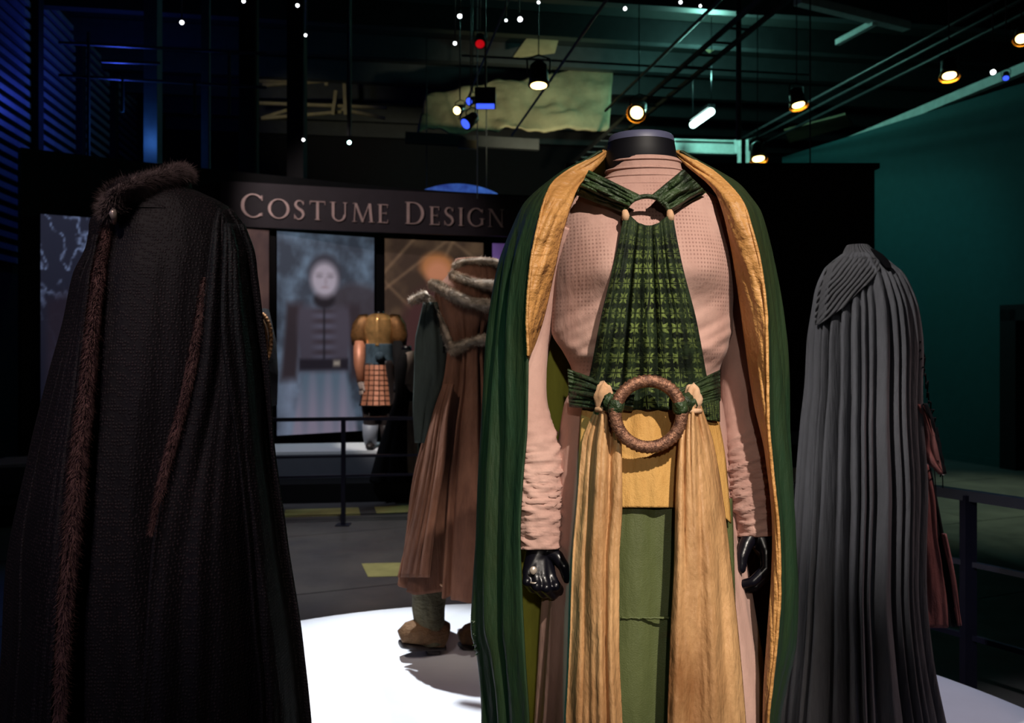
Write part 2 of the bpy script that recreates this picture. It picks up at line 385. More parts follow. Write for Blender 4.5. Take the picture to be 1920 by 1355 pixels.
struct(quad_slab('baseboard_right', [wr_pt(-1)-wn*.02, wr_pt(3.28)-wn*.02, wr_pt(3.28), wr_pt(-1)], (0, 0, .1), M['wall_teal']))
# black partition behind the green figure
pt = struct(MB().box((.55, 8.0, 0), (3.4, 8.25, 3.22)).build('wall_partition', M['black_paint'], smooth=False)); OFF[pt] = Vector((0, 0, 0))
MB().box((.5, 7.98, 3.22), (3.44, 8.28, 3.27)).build('coping', M['wall_dark'], pt, smooth=False)
MB().box((2.3, 7.97, .64), (3.3, 8.0, .76)).build('skirting_ledge', M['plinth_side'], pt, smooth=False)
dp = thing('display_plinth', (2.1, 5.6, 0), 'pale blue display plinth seen in the gap between green cloak and grey cloak', 'plinth')
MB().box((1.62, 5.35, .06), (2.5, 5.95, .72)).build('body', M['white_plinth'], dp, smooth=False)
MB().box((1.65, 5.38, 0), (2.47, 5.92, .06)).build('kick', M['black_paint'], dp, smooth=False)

# ------------------------------------------------------------------ poster wall, banner with lettering
WT = [(40, 8.55), (290, 9.3), (520, 10), (720, 10.7), (905, 11.2), (1130, 11.6)]
def wp(px, z, fwd=0.0):
    Y = ip(WT, px)[0]; p = Vector(((px-HX)*Y/F, Y, z)); Y2 = ip(WT, px+4)[0]; q = Vector(((px+4-HX)*Y2/F, Y2, z))
    t = (q-p).normalized(); return p-Vector((-t.y, t.x, 0))*fwd
cols = [wp(x, 0, -.03) for x in range(40, 1131, 30)]; back = [wp(x, 0, -.18) for x in range(40, 1131, 30)]
struct(MB().prism(cols+back[::-1], (0, 0, 3.55)).build('wall_display', M['black_paint'], smooth=False))
def mixc(a, b, t): t = max(0, min(1, t)); return tuple(x+(y-x)*t for x, y in zip(a, b))
def inside(d, soft): return max(0, min(1, .5-d/soft))
def ell(u, v, cu, cv, ru, rv): return math.hypot((u-cu)/ru, (v-cv)/rv)-1
def fbm(u, v, s): return noise.fractal(Vector((u, v, s)), 1.0, 2.0, 4)
def paint_snow(u, v):
    c = mixc((46, 48, 66), (20, 20, 32), 1-v)
    n = abs(fbm(u*5, v*9, 3.1)); br = inside(n-.06, .12)
    if v > .55: c = mixc(c, (120, 136, 176), br*min(1, (v-.5)*4))
    c = mixc(c, (110, 62, 52), inside(ell(u, v, .62, .80, .13, .085), .5)*.8)
    c = mixc(c, (42, 36, 48), inside(max(v-.62-.06*math.sin(u*5), abs(u-.5)-.45), .06)*.9)
    c = mixc(c, (66, 74, 104), inside(abs(fbm(u*4, v*5, 9))-.05, .2)*.4*inside(ell(u, v, .3, .5, .2, .2), .8)); return c
def paint_tunic(u, v):
    n = fbm(u*6, v*10, 1.7); c = mixc((58, 64, 76), (98, 116, 136), .45+n*.8)
    c = mixc(c, (60, 52, 58), inside(ell(u, v, .8, .66, .3, .1), .5)*.8)
    c = mixc(c, (142, 152, 178), inside(abs(u-.1-.12*v)-.08, .25)*inside(v-.5, .5)*.8)
    def hw(v): return .20+.10*max(0, .36-v)
    sk = inside(max(abs(u-.48)-(.22+.36*max(0, .32-v)), v-.34), .05); c = mixc(c, mixc((92, 108, 126), (136, 128, 148), 1-v*3+.25*math.sin(u*40)), sk)
    arm = inside(max(abs(abs(u-.47)-.30-.16*(.62-v))-.075, abs(v-.46)-.19), .05); c = mixc(c, (54, 46, 52), arm)
    to = inside(max(abs(u-.47)-(.27-.3*max(0, v-.58)-.12*max(0, .5-v)), abs(v-.475)-.16), .05); c = mixc(c, mixc((62, 54, 62), (84, 82, 98), .5+.5*math.sin(v*120)*inside(abs(u-.47)-.1, .1)), to)
    c = mixc(c, (30, 28, 34), inside(max(abs(u-.47)-.008, abs(v-.5)-.13), .02))
    be = inside(max(abs(u-.47)-.25, abs(v-.345)-.028), .02); c = mixc(c, (38, 34, 42), be)
    c = mixc(c, (150, 140, 130), inside(max(abs(u-.60)-.035, abs(v-.35)-.014), .02))
    c = mixc(c, (36, 32, 38), inside(ell(u, v, .47, .672, .11, .045), .5))
    c = mixc(c, (58, 58, 68), inside(ell(u, v, .478, .805, .168, .098), .35))
    c = mixc(c, (166, 158, 172), inside(ell(u, v, .475, .772, .14, .088), .5))
    for du in (-.055, .06): c = mixc(c, (96, 88, 98), inside(ell(u, v, .475+du, .787, .036, .009), .9)*.45); c = mixc(c, (110, 100, 108), inside(ell(u, v, .475+du, .803, .045, .005), .9)*.4)
    c = mixc(c, (146, 134, 146), inside(ell(u, v, .487, .762, .02, .022), .9)*.6)
    c = mixc(c, (142, 122, 132), inside(ell(u, v, .478, .733, .04, .007), .9)*.6); return c
def paint_brown(u, v):
    n = fbm(u*4, v*7, 5.5); c = mixc((62, 48, 40), (96, 76, 58), .4+n)
    for a, b, s in ((.2, .95, 1.3), (.1, .72, -1.1), (.55, 1.05, -.8), (.85, 1.1, .9), (.3, .6, 2.2)):
        d = abs((v-b)*2.1-s*(u-a))/math.hypot(1, s)-.012; c = mixc(c, (140, 112, 86), inside(d, .03)*.6)
    c = mixc(c, (170, 112, 70), inside(ell(u, v, .52, .86, .17, .075), .5)); c = mixc(c, (196, 130, 100), inside(ell(u, v, .53, .82, .12, .07), .6)*.8)
    c = mixc(c, (70, 44, 44), inside(ell(u, v, .5, .5, .34, .25), .4)); return c
def paint_plum(u, v): return mixc((112, 84, 76), (60, 46, 48), .5+fbm(u*3, v*4, 2))
def paint_lilac(u, v): return mixc((120, 92, 158), (84, 60, 110), .5+fbm(u*3, v*4, 8))
def print_mat():
    t = NT('poster_print'); a = t.add('ShaderNodeVertexColor', layer_name='print')
    return t.out(color=a.outputs[0], emit=(0, 0, 0), rough=.6, spec=.15) if False else _pm(t, a)
def _pm(t, a):
    t.t.links.new(a.outputs[0], t.b.inputs['Base Color']); t.t.links.new(a.outputs[0], t.b.inputs['Emission Color'])
    t.b.inputs['Emission Strength'].default_value = .62; t.b.inputs['Roughness'].default_value = .6; return t.m     # back-lit print
M['print'] = print_mat()
def poster(x0, x1, z0, z1, fn, label, nu=70, nv=130):
    th = thing('backlit_poster', (wp(x0, 0)+wp(x1, 0))/2+Vector((0, 0, z0)), label, 'poster', None)
    A0, A1 = wp(x0, z0, .03), wp(x1, z0, .03); d = A1-A0
    rows = [[A0+d*(i/nu)+UP*(z1-z0)*(j/nv) for i in range(nu+1)] for j in range(nv+1)]
    o = MB().grid(rows).build('print', M['print'], th, smooth=False, flip=False)
    at = o.data.color_attributes.new('print', 'FLOAT_COLOR', 'POINT')
    for j in range(nv+1):
        for i in range(nu+1): at.data[j*(nu+1)+i].color = (*lin(fn(i/nu, j/nv)), 1)
    nrm = Vector((-d.y, d.x, 0)).normalized()
    MB().prism([A0+nrm*.004, A1+nrm*.004, A1+nrm*.05, A0+nrm*.05], (0, 0, z1-z0)).build('light_box', M['black_paint'], th, smooth=False)
poster(75, 285, .5, 2.89, paint_snow, 'blue snowy backlit poster half hidden behind the black knitted cloak')
poster(310, 503, .5, 2.89, paint_plum, 'plum brown backlit poster showing as a sliver right of the black cloak', 20, 40)
poster(518, 700, .5, 2.89, paint_tunic, 'blue grey backlit poster of a standing figure in dark tunic and long skirt')
poster(720, 905, .5, 2.89, paint_brown, 'brown backlit poster with crossed streaks behind the gilt armour')
poster(922, 1110, .5, 2.89, paint_lilac, 'lilac backlit poster peeking out beside the green cloak', 20, 40)

# banner
def bp(x, z, fwd=0.0):                                     # along the banner: x is world x
    y = 9.78+.30*(x+3.1)-.02*(x+1.5)**2
    return Vector((x, y-fwd, z))
ban = thing('sign_banner', bp(-1.5, 2.8), 'long dark curved banner reading COSTUME DESIGN above the posters', 'sign')
xs = [-3.3+.2*i for i in range(23)]
MB().prism([bp(x, 2.91) for x in xs]+[bp(x, 2.91, -.05) for x in xs[::-1]], (0, 0, .51)).build('panel', M['banner'], ban, smooth=False)
TK, TN = .135, .05
def arc(cx, cy, rx, ry, a0, a1, tk=TK, tn=TN, n=22):
    o, i = [], []
    for k in range(n+1):
        a = math.radians(a0+(a1-a0)*k/n); c, s = math.cos(a), math.sin(a)
        o.append((cx+rx*c, cy+ry*s)); i.append((cx+(rx-tk)*c, cy+(ry-tn)*s))
    return [[o[k], o[k+1], i[k+1], i[k]] for k in range(n)]
def rect(x0, y0, x1, y1): return [[(x0, y0), (x1, y0), (x1, y1), (x0, y1)]]
def stem(x, y0=0, y1=1, t=TK, s0=True, s1=True, sw=.07):
    q = rect(x, y0, x+t, y1)
    if s0: q += rect(x-sw, y0, x+t+sw, y0+.03)
    if s1: q += rect(x-sw, y1-.03, x+t+sw, y1)
    return q
def stroke(x0, y0, x1, y1, t): return [[(x0, y0), (x0+t, y0), (x1+t, y1), (x1, y1)]]
def curve(pts, ths):
    cs = catmull([Vector((a, b, 0)) for a, b in pts], 40); q = []
    def wd(f): m = f*(len(ths)-1); i = min(int(m), len(ths)-2); return ths[i]+(ths[i+1]-ths[i])*(m-i)
    L = []
    for k in range(40):
        t = (cs[min(k+1, 39)]-cs[max(k-1, 0)]).normalized(); n = Vector((-t.y, t.x, 0))*wd(k/39)/2
        L.append(((cs[k]+n)[:2], (cs[k]-n)[:2]))
    return [[L[k][0], L[k+1][0], L[k+1][1], L[k][1]] for k in range(39)]
G = {
 'C': (.86, arc(.48, .5, .48, .52, 42, 318)+rect(.80, .74, .84, .96)+rect(.80, .06, .83, .22)),
 'O': (1.02, arc(.51, .5, .51, .52, 0, 360, n=36)),
 'S': (.56, curve([(.47, .80), (.36, .96), (.18, .95), (.09, .78), (.18, .60), (.38, .46), (.47, .26), (.36, .05), (.17, .02), (.05, .20)], [.03, .05, .07, .12, .14, .14, .12, .07, .05, .03])+rect(.46, .76, .49, .98)+rect(.03, .02, .06, .26)),
 'T': (.80, stem(.335, s1=False)+rect(.02, .95, .78, 1)+rect(.02, .80, .05, .99)+rect(.75, .80, .78, .99)),
 'U': (.90, rect(.10, .32, .10+TK, 1)+rect(.02, .97, .31, 1)+rect(.74, .32, .80, 1)+rect(.66, .97, .88, 1)+arc(.45, .34, .35, .36, 180, 360, .12, .06)),
 'M': (1.10, stroke(.10, 0, .16, 1, .05)+rect(.02, 0, .24, .03)+stroke(.14, 1, .50, 0, .12)[:1]+stroke(.86, 1, .52, 0, .05)+stroke(.94, 0, .84, 1, TK)+rect(.86, 0, 1.14, .03)+rect(.06, .97, .24, 1)),
 'E': (.60, stem(.09, sw=.07)+rect(.1, 0, .56, .045)+rect(.1, .955, .54, 1)+rect(.2, .50, .46, .54)+rect(.53, 0, .56, .18)+rect(.51, .82, .54, 1)+rect(.44, .44, .465, .60)),
 'D': (.88, stem(.09)+rect(.1, 0, .42, .045)+rect(.1, .955, .42, 1)+arc(.40, .5, .46, .5, -90, 90)),
 'I': (.32, stem(.09)),
 'G': (.92, arc(.48, .5, .48, .52, 42, 318)+rect(.80, .74, .84, .96)+rect(.74, .10, .74+.12, .44)+rect(.66, .42, .93, .45)),
 'N': (.94, stroke(.10, 0, .10, 1, .05)+rect(.02, 0, .24, .03)+stroke(.09, 1, .74, 0, .13)+rect(.76, 0, .81, 1)+rect(.68, .97, .90, 1)+rect(.02, .97, .2, 1)),
}
text = [('C', 1), ('O', 0), ('S', 0), ('T', 0), ('U', 0), ('M', 0), ('E', 0), (' ', 0), ('D', 1), ('E', 0), ('S', 0), ('I', 0), ('G', 0), ('N', 0)]
gap = .20; h0, h1 = .265, .222
tot = sum((G[c][0]+gap)*(h0 if b else h1) if c != ' ' else .62*h1 for c, b in text)
x0, x1 = -3.085, -.09; fac = (x1-x0)/(tot-gap*h1); x = x0
for c, b in text:
    if c == ' ': x += .62*h1*fac; continue
    h = h0 if b else h1; m = MB()
    for poly in G[c][1]:
        front = [bp(x+p[0]*h*fac, 3.02+p[1]*h, .03) for p in poly]
        m.prism(front, (0, .028, 0))
    m.build('letter', M['letter'], ban, smooth=False); x += (G[c][0]+gap)*h*fac
# blue screen glowing above the banner
bs = thing('projection_screen', P(855, 360, 12.6), 'blue cloudy arched projection screen glowing above the banner', 'screen')
t = NT('blue_projection'); t.m; n = t.noise(2.2, 5)
M['projection'] = t.out(color=(0, 0, 0), emit=t.mix(t.ramp(n, .35, .65), lin((16, 30, 110)), lin((70, 120, 210))), estr=.8, rough=.6)
arcp = [P(770, 420, 12.6)]+[P(770+172*k/16, 370-26*math.sin(PI*k/16)**.7, 12.6) for k in range(17)]+[P(942, 420, 12.6)]
MB().prism(arcp, (0, .05, 0)).build('screen_face', M['projection'], bs, smooth=False)
MB().prism([p+Vector((0, .06, 0)) for p in arcp], (0, .04, 0)).build('screen_back', M['black_paint'], bs, smooth=False)
for x in (800, 912): MB().tube([P(x, 372, 12.68), Vector((P(x, 372, 12.68).x, 12.68, ceil_z))], .008, 6).build('hanger', M['steel'], bs)

# ------------------------------------------------------------------ dais under the posters, plinths
fr = [(-5.2, 7.0), (-3.6, 7.75), (-2.3, 8.4), (-1.05, 8.55), (.4, 8.75), (.5, 9.3)]
bk = [tuple(wp(x, 0, .08)[:2]) for x in (1000, 900, 720, 520, 290, 60)]
struct(MB().prism([(a, b, 0) for a, b in fr+bk], (0, 0, .19)).build('trim_dais', M['black_paint'], smooth=False))
def frustum(m, top, bot, z1, z0):
    b = len(m.v); n = len(top); m.v += [Vector((x, y, z1)) for x, y in top]+[Vector((x, y, z0)) for x, y in bot]
    m.face(tuple(b+i for i in range(n))); m.face(tuple(b+n+i for i in range(n))[::-1])
    for i in range(n): k = (i+1) % n; m.face((b+i, b+n+i, b+n+k, b+k))
    return m
def white_plinth(pts, label, inset=.13, z=.47):
    c = Vector((sum(p[0] for p in pts)/len(pts), sum(p[1] for p in pts)/len(pts), .192))
    th = thing('display_plinth', c, label, 'plinth')
    sh = [(c.x+(x-c.x)*(1-inset), c.y+(y-c.y)*(1-inset)) for x, y in pts]
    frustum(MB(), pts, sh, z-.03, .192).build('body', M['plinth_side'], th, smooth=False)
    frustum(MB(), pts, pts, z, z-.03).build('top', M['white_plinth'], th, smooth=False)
white_plinth([(-3.3, 8.62), (-1.13, 8.87), (-1.25, 9.62), (-3.1, 9.35)], 'white slope sided plinth under the gilt armour', .1)
white_plinth([(-4.9, 7.75), (-3.65, 8.2), (-3.85, 8.75), (-4.95, 8.35)], 'grey white plinth at far left beyond the black cloak', .1)
# main round plinth
PC = Vector((0, 2.0, 0)); PR = 1.725
rp = thing('round_plinth', PC, 'large low white round plinth carrying the four foreground costumes', 'plinth')
ring = lambda r, z: [PC+Vector((r*math.cos(2*PI*i/128), r*math.sin(2*PI*i/128), z)) for i in range(128)]
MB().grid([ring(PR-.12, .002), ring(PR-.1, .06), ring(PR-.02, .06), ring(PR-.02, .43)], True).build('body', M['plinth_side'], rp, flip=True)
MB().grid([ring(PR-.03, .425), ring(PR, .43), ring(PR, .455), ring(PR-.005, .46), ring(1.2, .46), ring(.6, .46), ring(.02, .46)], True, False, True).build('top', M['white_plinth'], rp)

# ------------------------------------------------------------------ guard rails
def guard_rail(pts, zs, label, post=.045, bar=.04, th=.02, ends=None):
    c = sum((Vector((p[0], p[1], 0)) for p in pts), Vector((0, 0, 0)))/len(pts); r = thing('guard_rail', (c.x, c.y, 0), label, 'railing')
    for i, z in enumerate(zs):
        for a, b in zip(pts, pts[1:]):
            k = bar if i == 0 else th
            MB().bar(Vector((a[0], a[1], z)), Vector((b[0], b[1], z)), k, k).build('top_rail' if i == 0 else 'mid_rail', M['rail'], r, smooth=False)
    for p in pts if ends is None else ends:
        MB().bar((p[0], p[1], .006), (p[0], p[1], zs[0]), post, post, Vector((0, 1, 0))).build('post', M['rail'], r, smooth=False)
        MB().box((p[0]-.06, p[1]-.06, 0), (p[0]+.06, p[1]+.06, .008)).build('foot_plate', M['rail'], r, smooth=False)
guard_rail([(1.55, 3.66), (1.78, 3.33), (2.35, 2.5), (2.9, 1.7)], (1.0, .735, .45), 'black guard rail at right behind the grey cloak', ends=[(1.78, 3.33), (2.9, 1.7)])
guard_rail([(-3.9, 7.1), (-1.47, 7.44), (.6, 7.7)], (.925, .60, .43), 'black guard rail in front of the poster stage', .035, .032, .02)
# thin yellow patches lying flat on the floor
def floor_patch_thing(px, label):
    pts = [floor_pt(a, b, .003) for a, b in px]; MBo = MB().prism([p-Vector((0, 0, .0025)) for p in pts], (0, 0, .0025)).build('floor_patch', M['yellow_patch'], None, smooth=False); tag(MBo, label, 'floor marking')
floor_patch_thing([(532, 969), (676, 965), (672, 951), (535, 955)], 'long yellow floor strip in front of the poster stage, left of the gap')
floor_patch_thing([(706, 962), (790, 958), (790, 946), (702, 950)], 'yellow floor strip right of the gap, ending behind the brown robe')
floor_patch_thing([(690, 1081), (800, 1078), (800, 1053), (678, 1056)], 'yellow square on the floor beside the brown robe hem')

# ------------------------------------------------------------------ overhead steelwork, pipes, gallery
def pipe(a, b, r, name, label, cat, mat='steel', seg=8, group=None, bar=None):
    m = MB(); m.bar(a, b, *bar) if bar else m.tube([a, b], r, seg)
    c = (Vector(a)+Vector(b))/2
    for i in range(len(m.v)): m.v[i] = m.v[i]-c
    o = m.build(name, M[mat], None, smooth=not bar); o.location = c; return tag(o, label, cat, group)
def long_line(px, py, z, y0, y1):                          # a line along the hall through a picture point at height z
    p = high_pt(px, py, z); return p+E2*((y0-p.y)/E2.y), p+E2*((y1-p.y)/E2.y)
a, b = long_line(1205, 140, 4.95, 4.5, 12.4); pipe(a, b, .02, 'cable_tray_rail', 'left edge rail of the cable tray crossing above the neck cap', 'pipe')
a, b = long_line(1262, 140, 4.7, 4.5, 15.5)
ct = thing('cable_tray', (a+b)/2, 'long perforated cable tray running back over the green figure', 'cable tray')
MB().bar(a, b, .03, .05).build('side_rail', M['steel'], ct, smooth=False); MB().bar(a+E1*.26, b+E1*.26, .03, .05).build('side_rail', M['steel'], ct, smooth=False)
for k in range(28):
    q = a+E2*(k*.4); MB().bar(q, q+E1*.26, .03, .015).build('rung', M['steel'], ct, smooth=False)
a, b = long_line(967, 243, 4.4, 4.5, 11.6); pipe(a, b, .014, 'conduit', 'thin conduit running back under the beige insulation', 'pipe')
a, b = long_line(905, 117, 4.6, 5, 11.5); pipe(a, b, .012, 'conduit', 'thin conduit left of the red lamp', 'pipe')
for i, (px, py, lab) in enumerate(((1525, 187, 'upper of three parallel pipes sloping down to the right wall lamp'), (1580, 175, 'middle of three parallel pipes sloping over the right wall'), (1590, 190, 'lowest of three parallel pipes sloping over the right wall'))):
    a, b = long_line(px, py, 4.95, 4.5, 14.5); pipe(a, b, .02, 'conduit', lab, 'pipe')
a, b = long_line(1640, 245, 4.9, 6, 15.5); pipe(a, b, 0, 'roof_beam', 'pale teal lit beam above the top of the teal wall', 'beam', 'pale_steel', bar=(.10, .12))
# cross pipe
p = high_pt(1190, 122, 5.1); pipe(p-E1*2.2, p+E1*2.4, .014, 'conduit', 'thin cross pipe above the amber lamp', 'pipe')
# lit cross beam and posts at the far end
g = thing('cross_beam', P(1310, 274, 14), 'brightly lit pale cross beam behind the neck cap', 'beam')
A = P(1235, 274, 13.9); B = P(1385, 278, 14.1)
MB().bar(A, B, .05, .17).build('web', M['pale_steel'], g, smooth=False)
for s in (-1, 1): MB().bar(A+UP*s*.1, B+UP*s*.1, .16, .025).build('flange', M['pale_steel'], g, smooth=False)
for x in (1262, 1380): MB().bar(P(x, 262, 13.85), P(x, 288, 13.85), .06, .03, Vector((0, 1, 0))).build('stiffener', M['pale_steel'], g, smooth=False)
for x, lab in ((1386, 'pale lit post rising to the cross beam, nearer the partition corner'), (1402, 'second pale post just right of the first beneath the cross beam')):
    pipe(P(x, 335, 13.6), P(x, 262, 13.6), 0, 'beam_post', lab, 'post', 'pale_steel', bar=(.05, .05, Vector((0, 1, 0))))
pipe(P(1385, 262, 9.5), Vector((P(1385, 20, 9.5).x, 9.5, ceil_z)), .03, 'drop_pipe', 'dark vertical drop pipe beside the fluorescent tube', 'pipe')
pipe(P(1519, 312, 9), Vector((P(1519, 205, 9).x, 9, ceil_z)), .008, 'hanging_cable', 'thin cable hanging left of the right hand amber lamp', 'cable')
pipe(P(895, 372, 8.5), Vector((P(895, 255, 8.5).x, 8.5, ceil_z)), .006, 'hanging_cable', 'thin pale cable hanging below the blue spotlights', 'cable', 'pale_steel')
# insulation blanket
rows = []
for j in range(26):
    row = []
    for i in range(60):
        u, v = i/59, j/25
        q = P(782+360*u, 248-4*u, 13.2+.4*u)*(1-v)+P(800+350*u, 178-60*u, 13.6+1.0*u)*v
        q.z += .09*nz(u*7+v*2, v*3)+.07*abs(nz(u*12+v*4, v*4, 4)); row.append(q)
    rows.append(row)
tag(MB().grid(rows).build('insulation_blanket', M['blanket'], None, solid=.03), 'wrinkled beige roof insulation sagging under the deck', 'insulation')
for nm, pts, lab in (('roof_sheet', [P(1285, 62, 13), P(1385, 30, 13.0), P(1385, 62, 13.6), P(1330, 100, 13.6)], 'pale grey roof sheet between the cable trays, upper right of the tube'),
                     ('roof_sheet', [P(1470, 245, 15), P(1585, 215, 14), P(1600, 235, 14.6), P(1480, 268, 15.6)], 'teal lit roof sheet right of the fluorescent tube'),
                     ('roof_sheet', [P(1010, 40, 12.5), P(1060, 30, 12.5), P(1040, 100, 13.4), P(960, 110, 13.4)], 'dim green roof sheet left of the cable tray')):
    tag(MB().prism(pts, (0, 0, .03)).build(nm, M['gable'], None, smooth=False), lab, 'roof panel')
A = high_pt(1495, 0, 5.6); B = high_pt(1700, 50, 5.6)
pipe(A, B, 0, 'roof_beam', 'dim teal roof beam at the top right corner', 'beam', 'pale_steel', bar=(.12, .1))
A = high_pt(1640, 42, 5.55); B = high_pt(1570, 80, 5.55); pipe(A, B, 0, 'roof_brace', 'short dim brace branching from the top right beam', 'beam', 'pale_steel', bar=(.07, .07))
# left gallery
gl = thing('gallery_railing', P(300, 330, 11), 'thin blue lit gallery railing high at left', 'railing')
def cross(px0, py0, px1, py1, y0): y1 = y0+(px1-px0)/1600*y0*.17; return P(px0, py0, y0), P(px1, py1, y1)
for q in ((110, 80, 500, 101, 10.5), (110, 141, 500, 164, 10.5), (120, 321, 520, 333, 10.5), (190, 115, 300, 119, 10.5)): MB().bar(*cross(*q), .03, .03).build('rail', M['blue_steel'], gl, smooth=False)
for x, y0, y1 in ((166, 325, 60), (230, 210, 150), (430, 215, 95), (365, 215, 150)): MB().bar(P(x, y0, 10.55), P(x, y1, 10.55), .03, .03, Vector((0, 1, 0))).build('baluster', M['blue_steel'], gl, smooth=False)
for x, wd, y0, mat, lab in ((287, .17, 400, 'blue_steel', 'blue lit steel column behind the black cloak'), (386, .09, 420, 'blue_steel', 'thin blue column right of the wide blue column'),
                            (467, .2, 420, 'black_paint', 'black column left of the gable roof'), (557, .21, 420, 'black_paint', 'black column crossing the gable roof'), (655, .05, 255, 'steel', 'thin steel hanger crossing the right of the gable')):
    m = pipe(P(x, y0, 11.0), P(x, -60, 11.0), 0, 'column', lab, 'column', mat, bar=(wd, wd, Vector((0, 1, 0))))
ga = thing('gable_roof', P(600, 150, 15.5), 'olive lit gable of roof bay with truss bars, upper left', 'roof')
MB().prism([P(492, 90, 15.5), P(672, 68, 15.8), P(722, 82, 15.9), P(722, 142, 15.9), P(492, 162, 15.5)], (0, .05, 0)).build('sheet', M['gable'], ga, smooth=False)
for q in ((480, 90, 672, 68), (672, 68, 724, 82), (480, 152, 770, 145), (480, 193, 725, 202), (490, 222, 640, 210), (640, 205, 722, 222), (490, 222, 550, 203), (570, 155, 700, 142)):
    MB().bar(P(q[0], q[1], 15.35), P(q[2], q[3], 15.45), .06, .05).build('truss_bar', M['gable'], ga, smooth=False)
for q in ((608, 70, 612, 160), (645, 140, 648, 215), (630, 170, 624, 215), (720, 82, 716, 140)): MB().bar(P(q[0], q[1], 15.3), P(q[2], q[3], 15.3), .06, .05, Vector((0, 1, 0))).build('truss_strut', M['gable'], ga, smooth=False)
lb = pipe(P(345, 50, 13.5), P(650, 5, 14.5), 0, 'roof_beam', 'pale olive beam at the top left above the gable', 'beam', 'gable', bar=(.1, .16))
hb = pipe(P(760, 258, 12.6), P(1010, 272, 12.8), 0, 'cross_beam', 'dark teal crossbeam below the beige insulation', 'beam', 'steel', bar=(.1, .16))
hd = pipe(P(860, 270, 12.4), P(895, 272, 12.4), 0, 'cross_beam', 'short pale lit section of ledge under the crossbeam', 'beam', 'gable', bar=(.08, .12))

# ------------------------------------------------------------------ lamps overhead
ft = thing('fluorescent_lamp', high_pt(1315, 221, 5.0), 'bright teal white fluorescent tube hanging right of the neck cap', 'lamp')
A, B = high_pt(1299, 234, 5.0), high_pt(1334, 209, 5.0)
MB().tube([A, B], .055, 12).build('tube', M['tube'], ft)
MB().bar(A+UP*.085, B+UP*.085, .12, .05).build('batten', M['lamp_body'], ft, smooth=False)
for q in (A, B): MB().tube([q+UP*.09, Vector((q.x, q.y, ceil_z))], .006, 6).build('hanger', M['lamp_body'], ft)
def spotlight(px, py, Y, r, aim, mat, label, hang=.35, rim=None):
    if mat == 'lens_white': r *= .8
    p = P(px, py, Y); d = Vector(aim).normalized(); th = thing('spotlight', p, label, 'spotlight')
    k = p-d*r*2.4
    MB().tube([k, k+d*.3*r, p-d*.7*r, p], [.55*r, .85*r, .95*r, 1.08*r], 14).build('housing', M['lamp_body'], th)
    ln = MB().tube([p+d*.001, p+d*.006], [.8*r, .8*r], 14).build('lens', M[mat], th)
    if rim: MB().tube([p-d*.02, p+d*.35*r], [1.1*r, 1.25*r], 14, caps=False).build('shade', M[rim], th)
    c = p-d*1.2*r; top = Vector((c.x, c.y, c.z+r*1.9)); sd = d.cross(UP).normalized() if abs(d.z) < .99 else Vector((1, 0, 0))
    MB().tube([c+sd*1.1*r, c+sd*1.15*r+UP*1.5*r, top, c-sd*1.15*r+UP*1.5*r, c-sd*1.1*r], .1*r, 6).build('yoke', M['lamp_body'], th)
    MB().tube([top, Vector((top.x, top.y, ceil_z))], .006, 6).build('hanger', M['lamp_body'], th)
dn = (-.3, -.5, -.8)
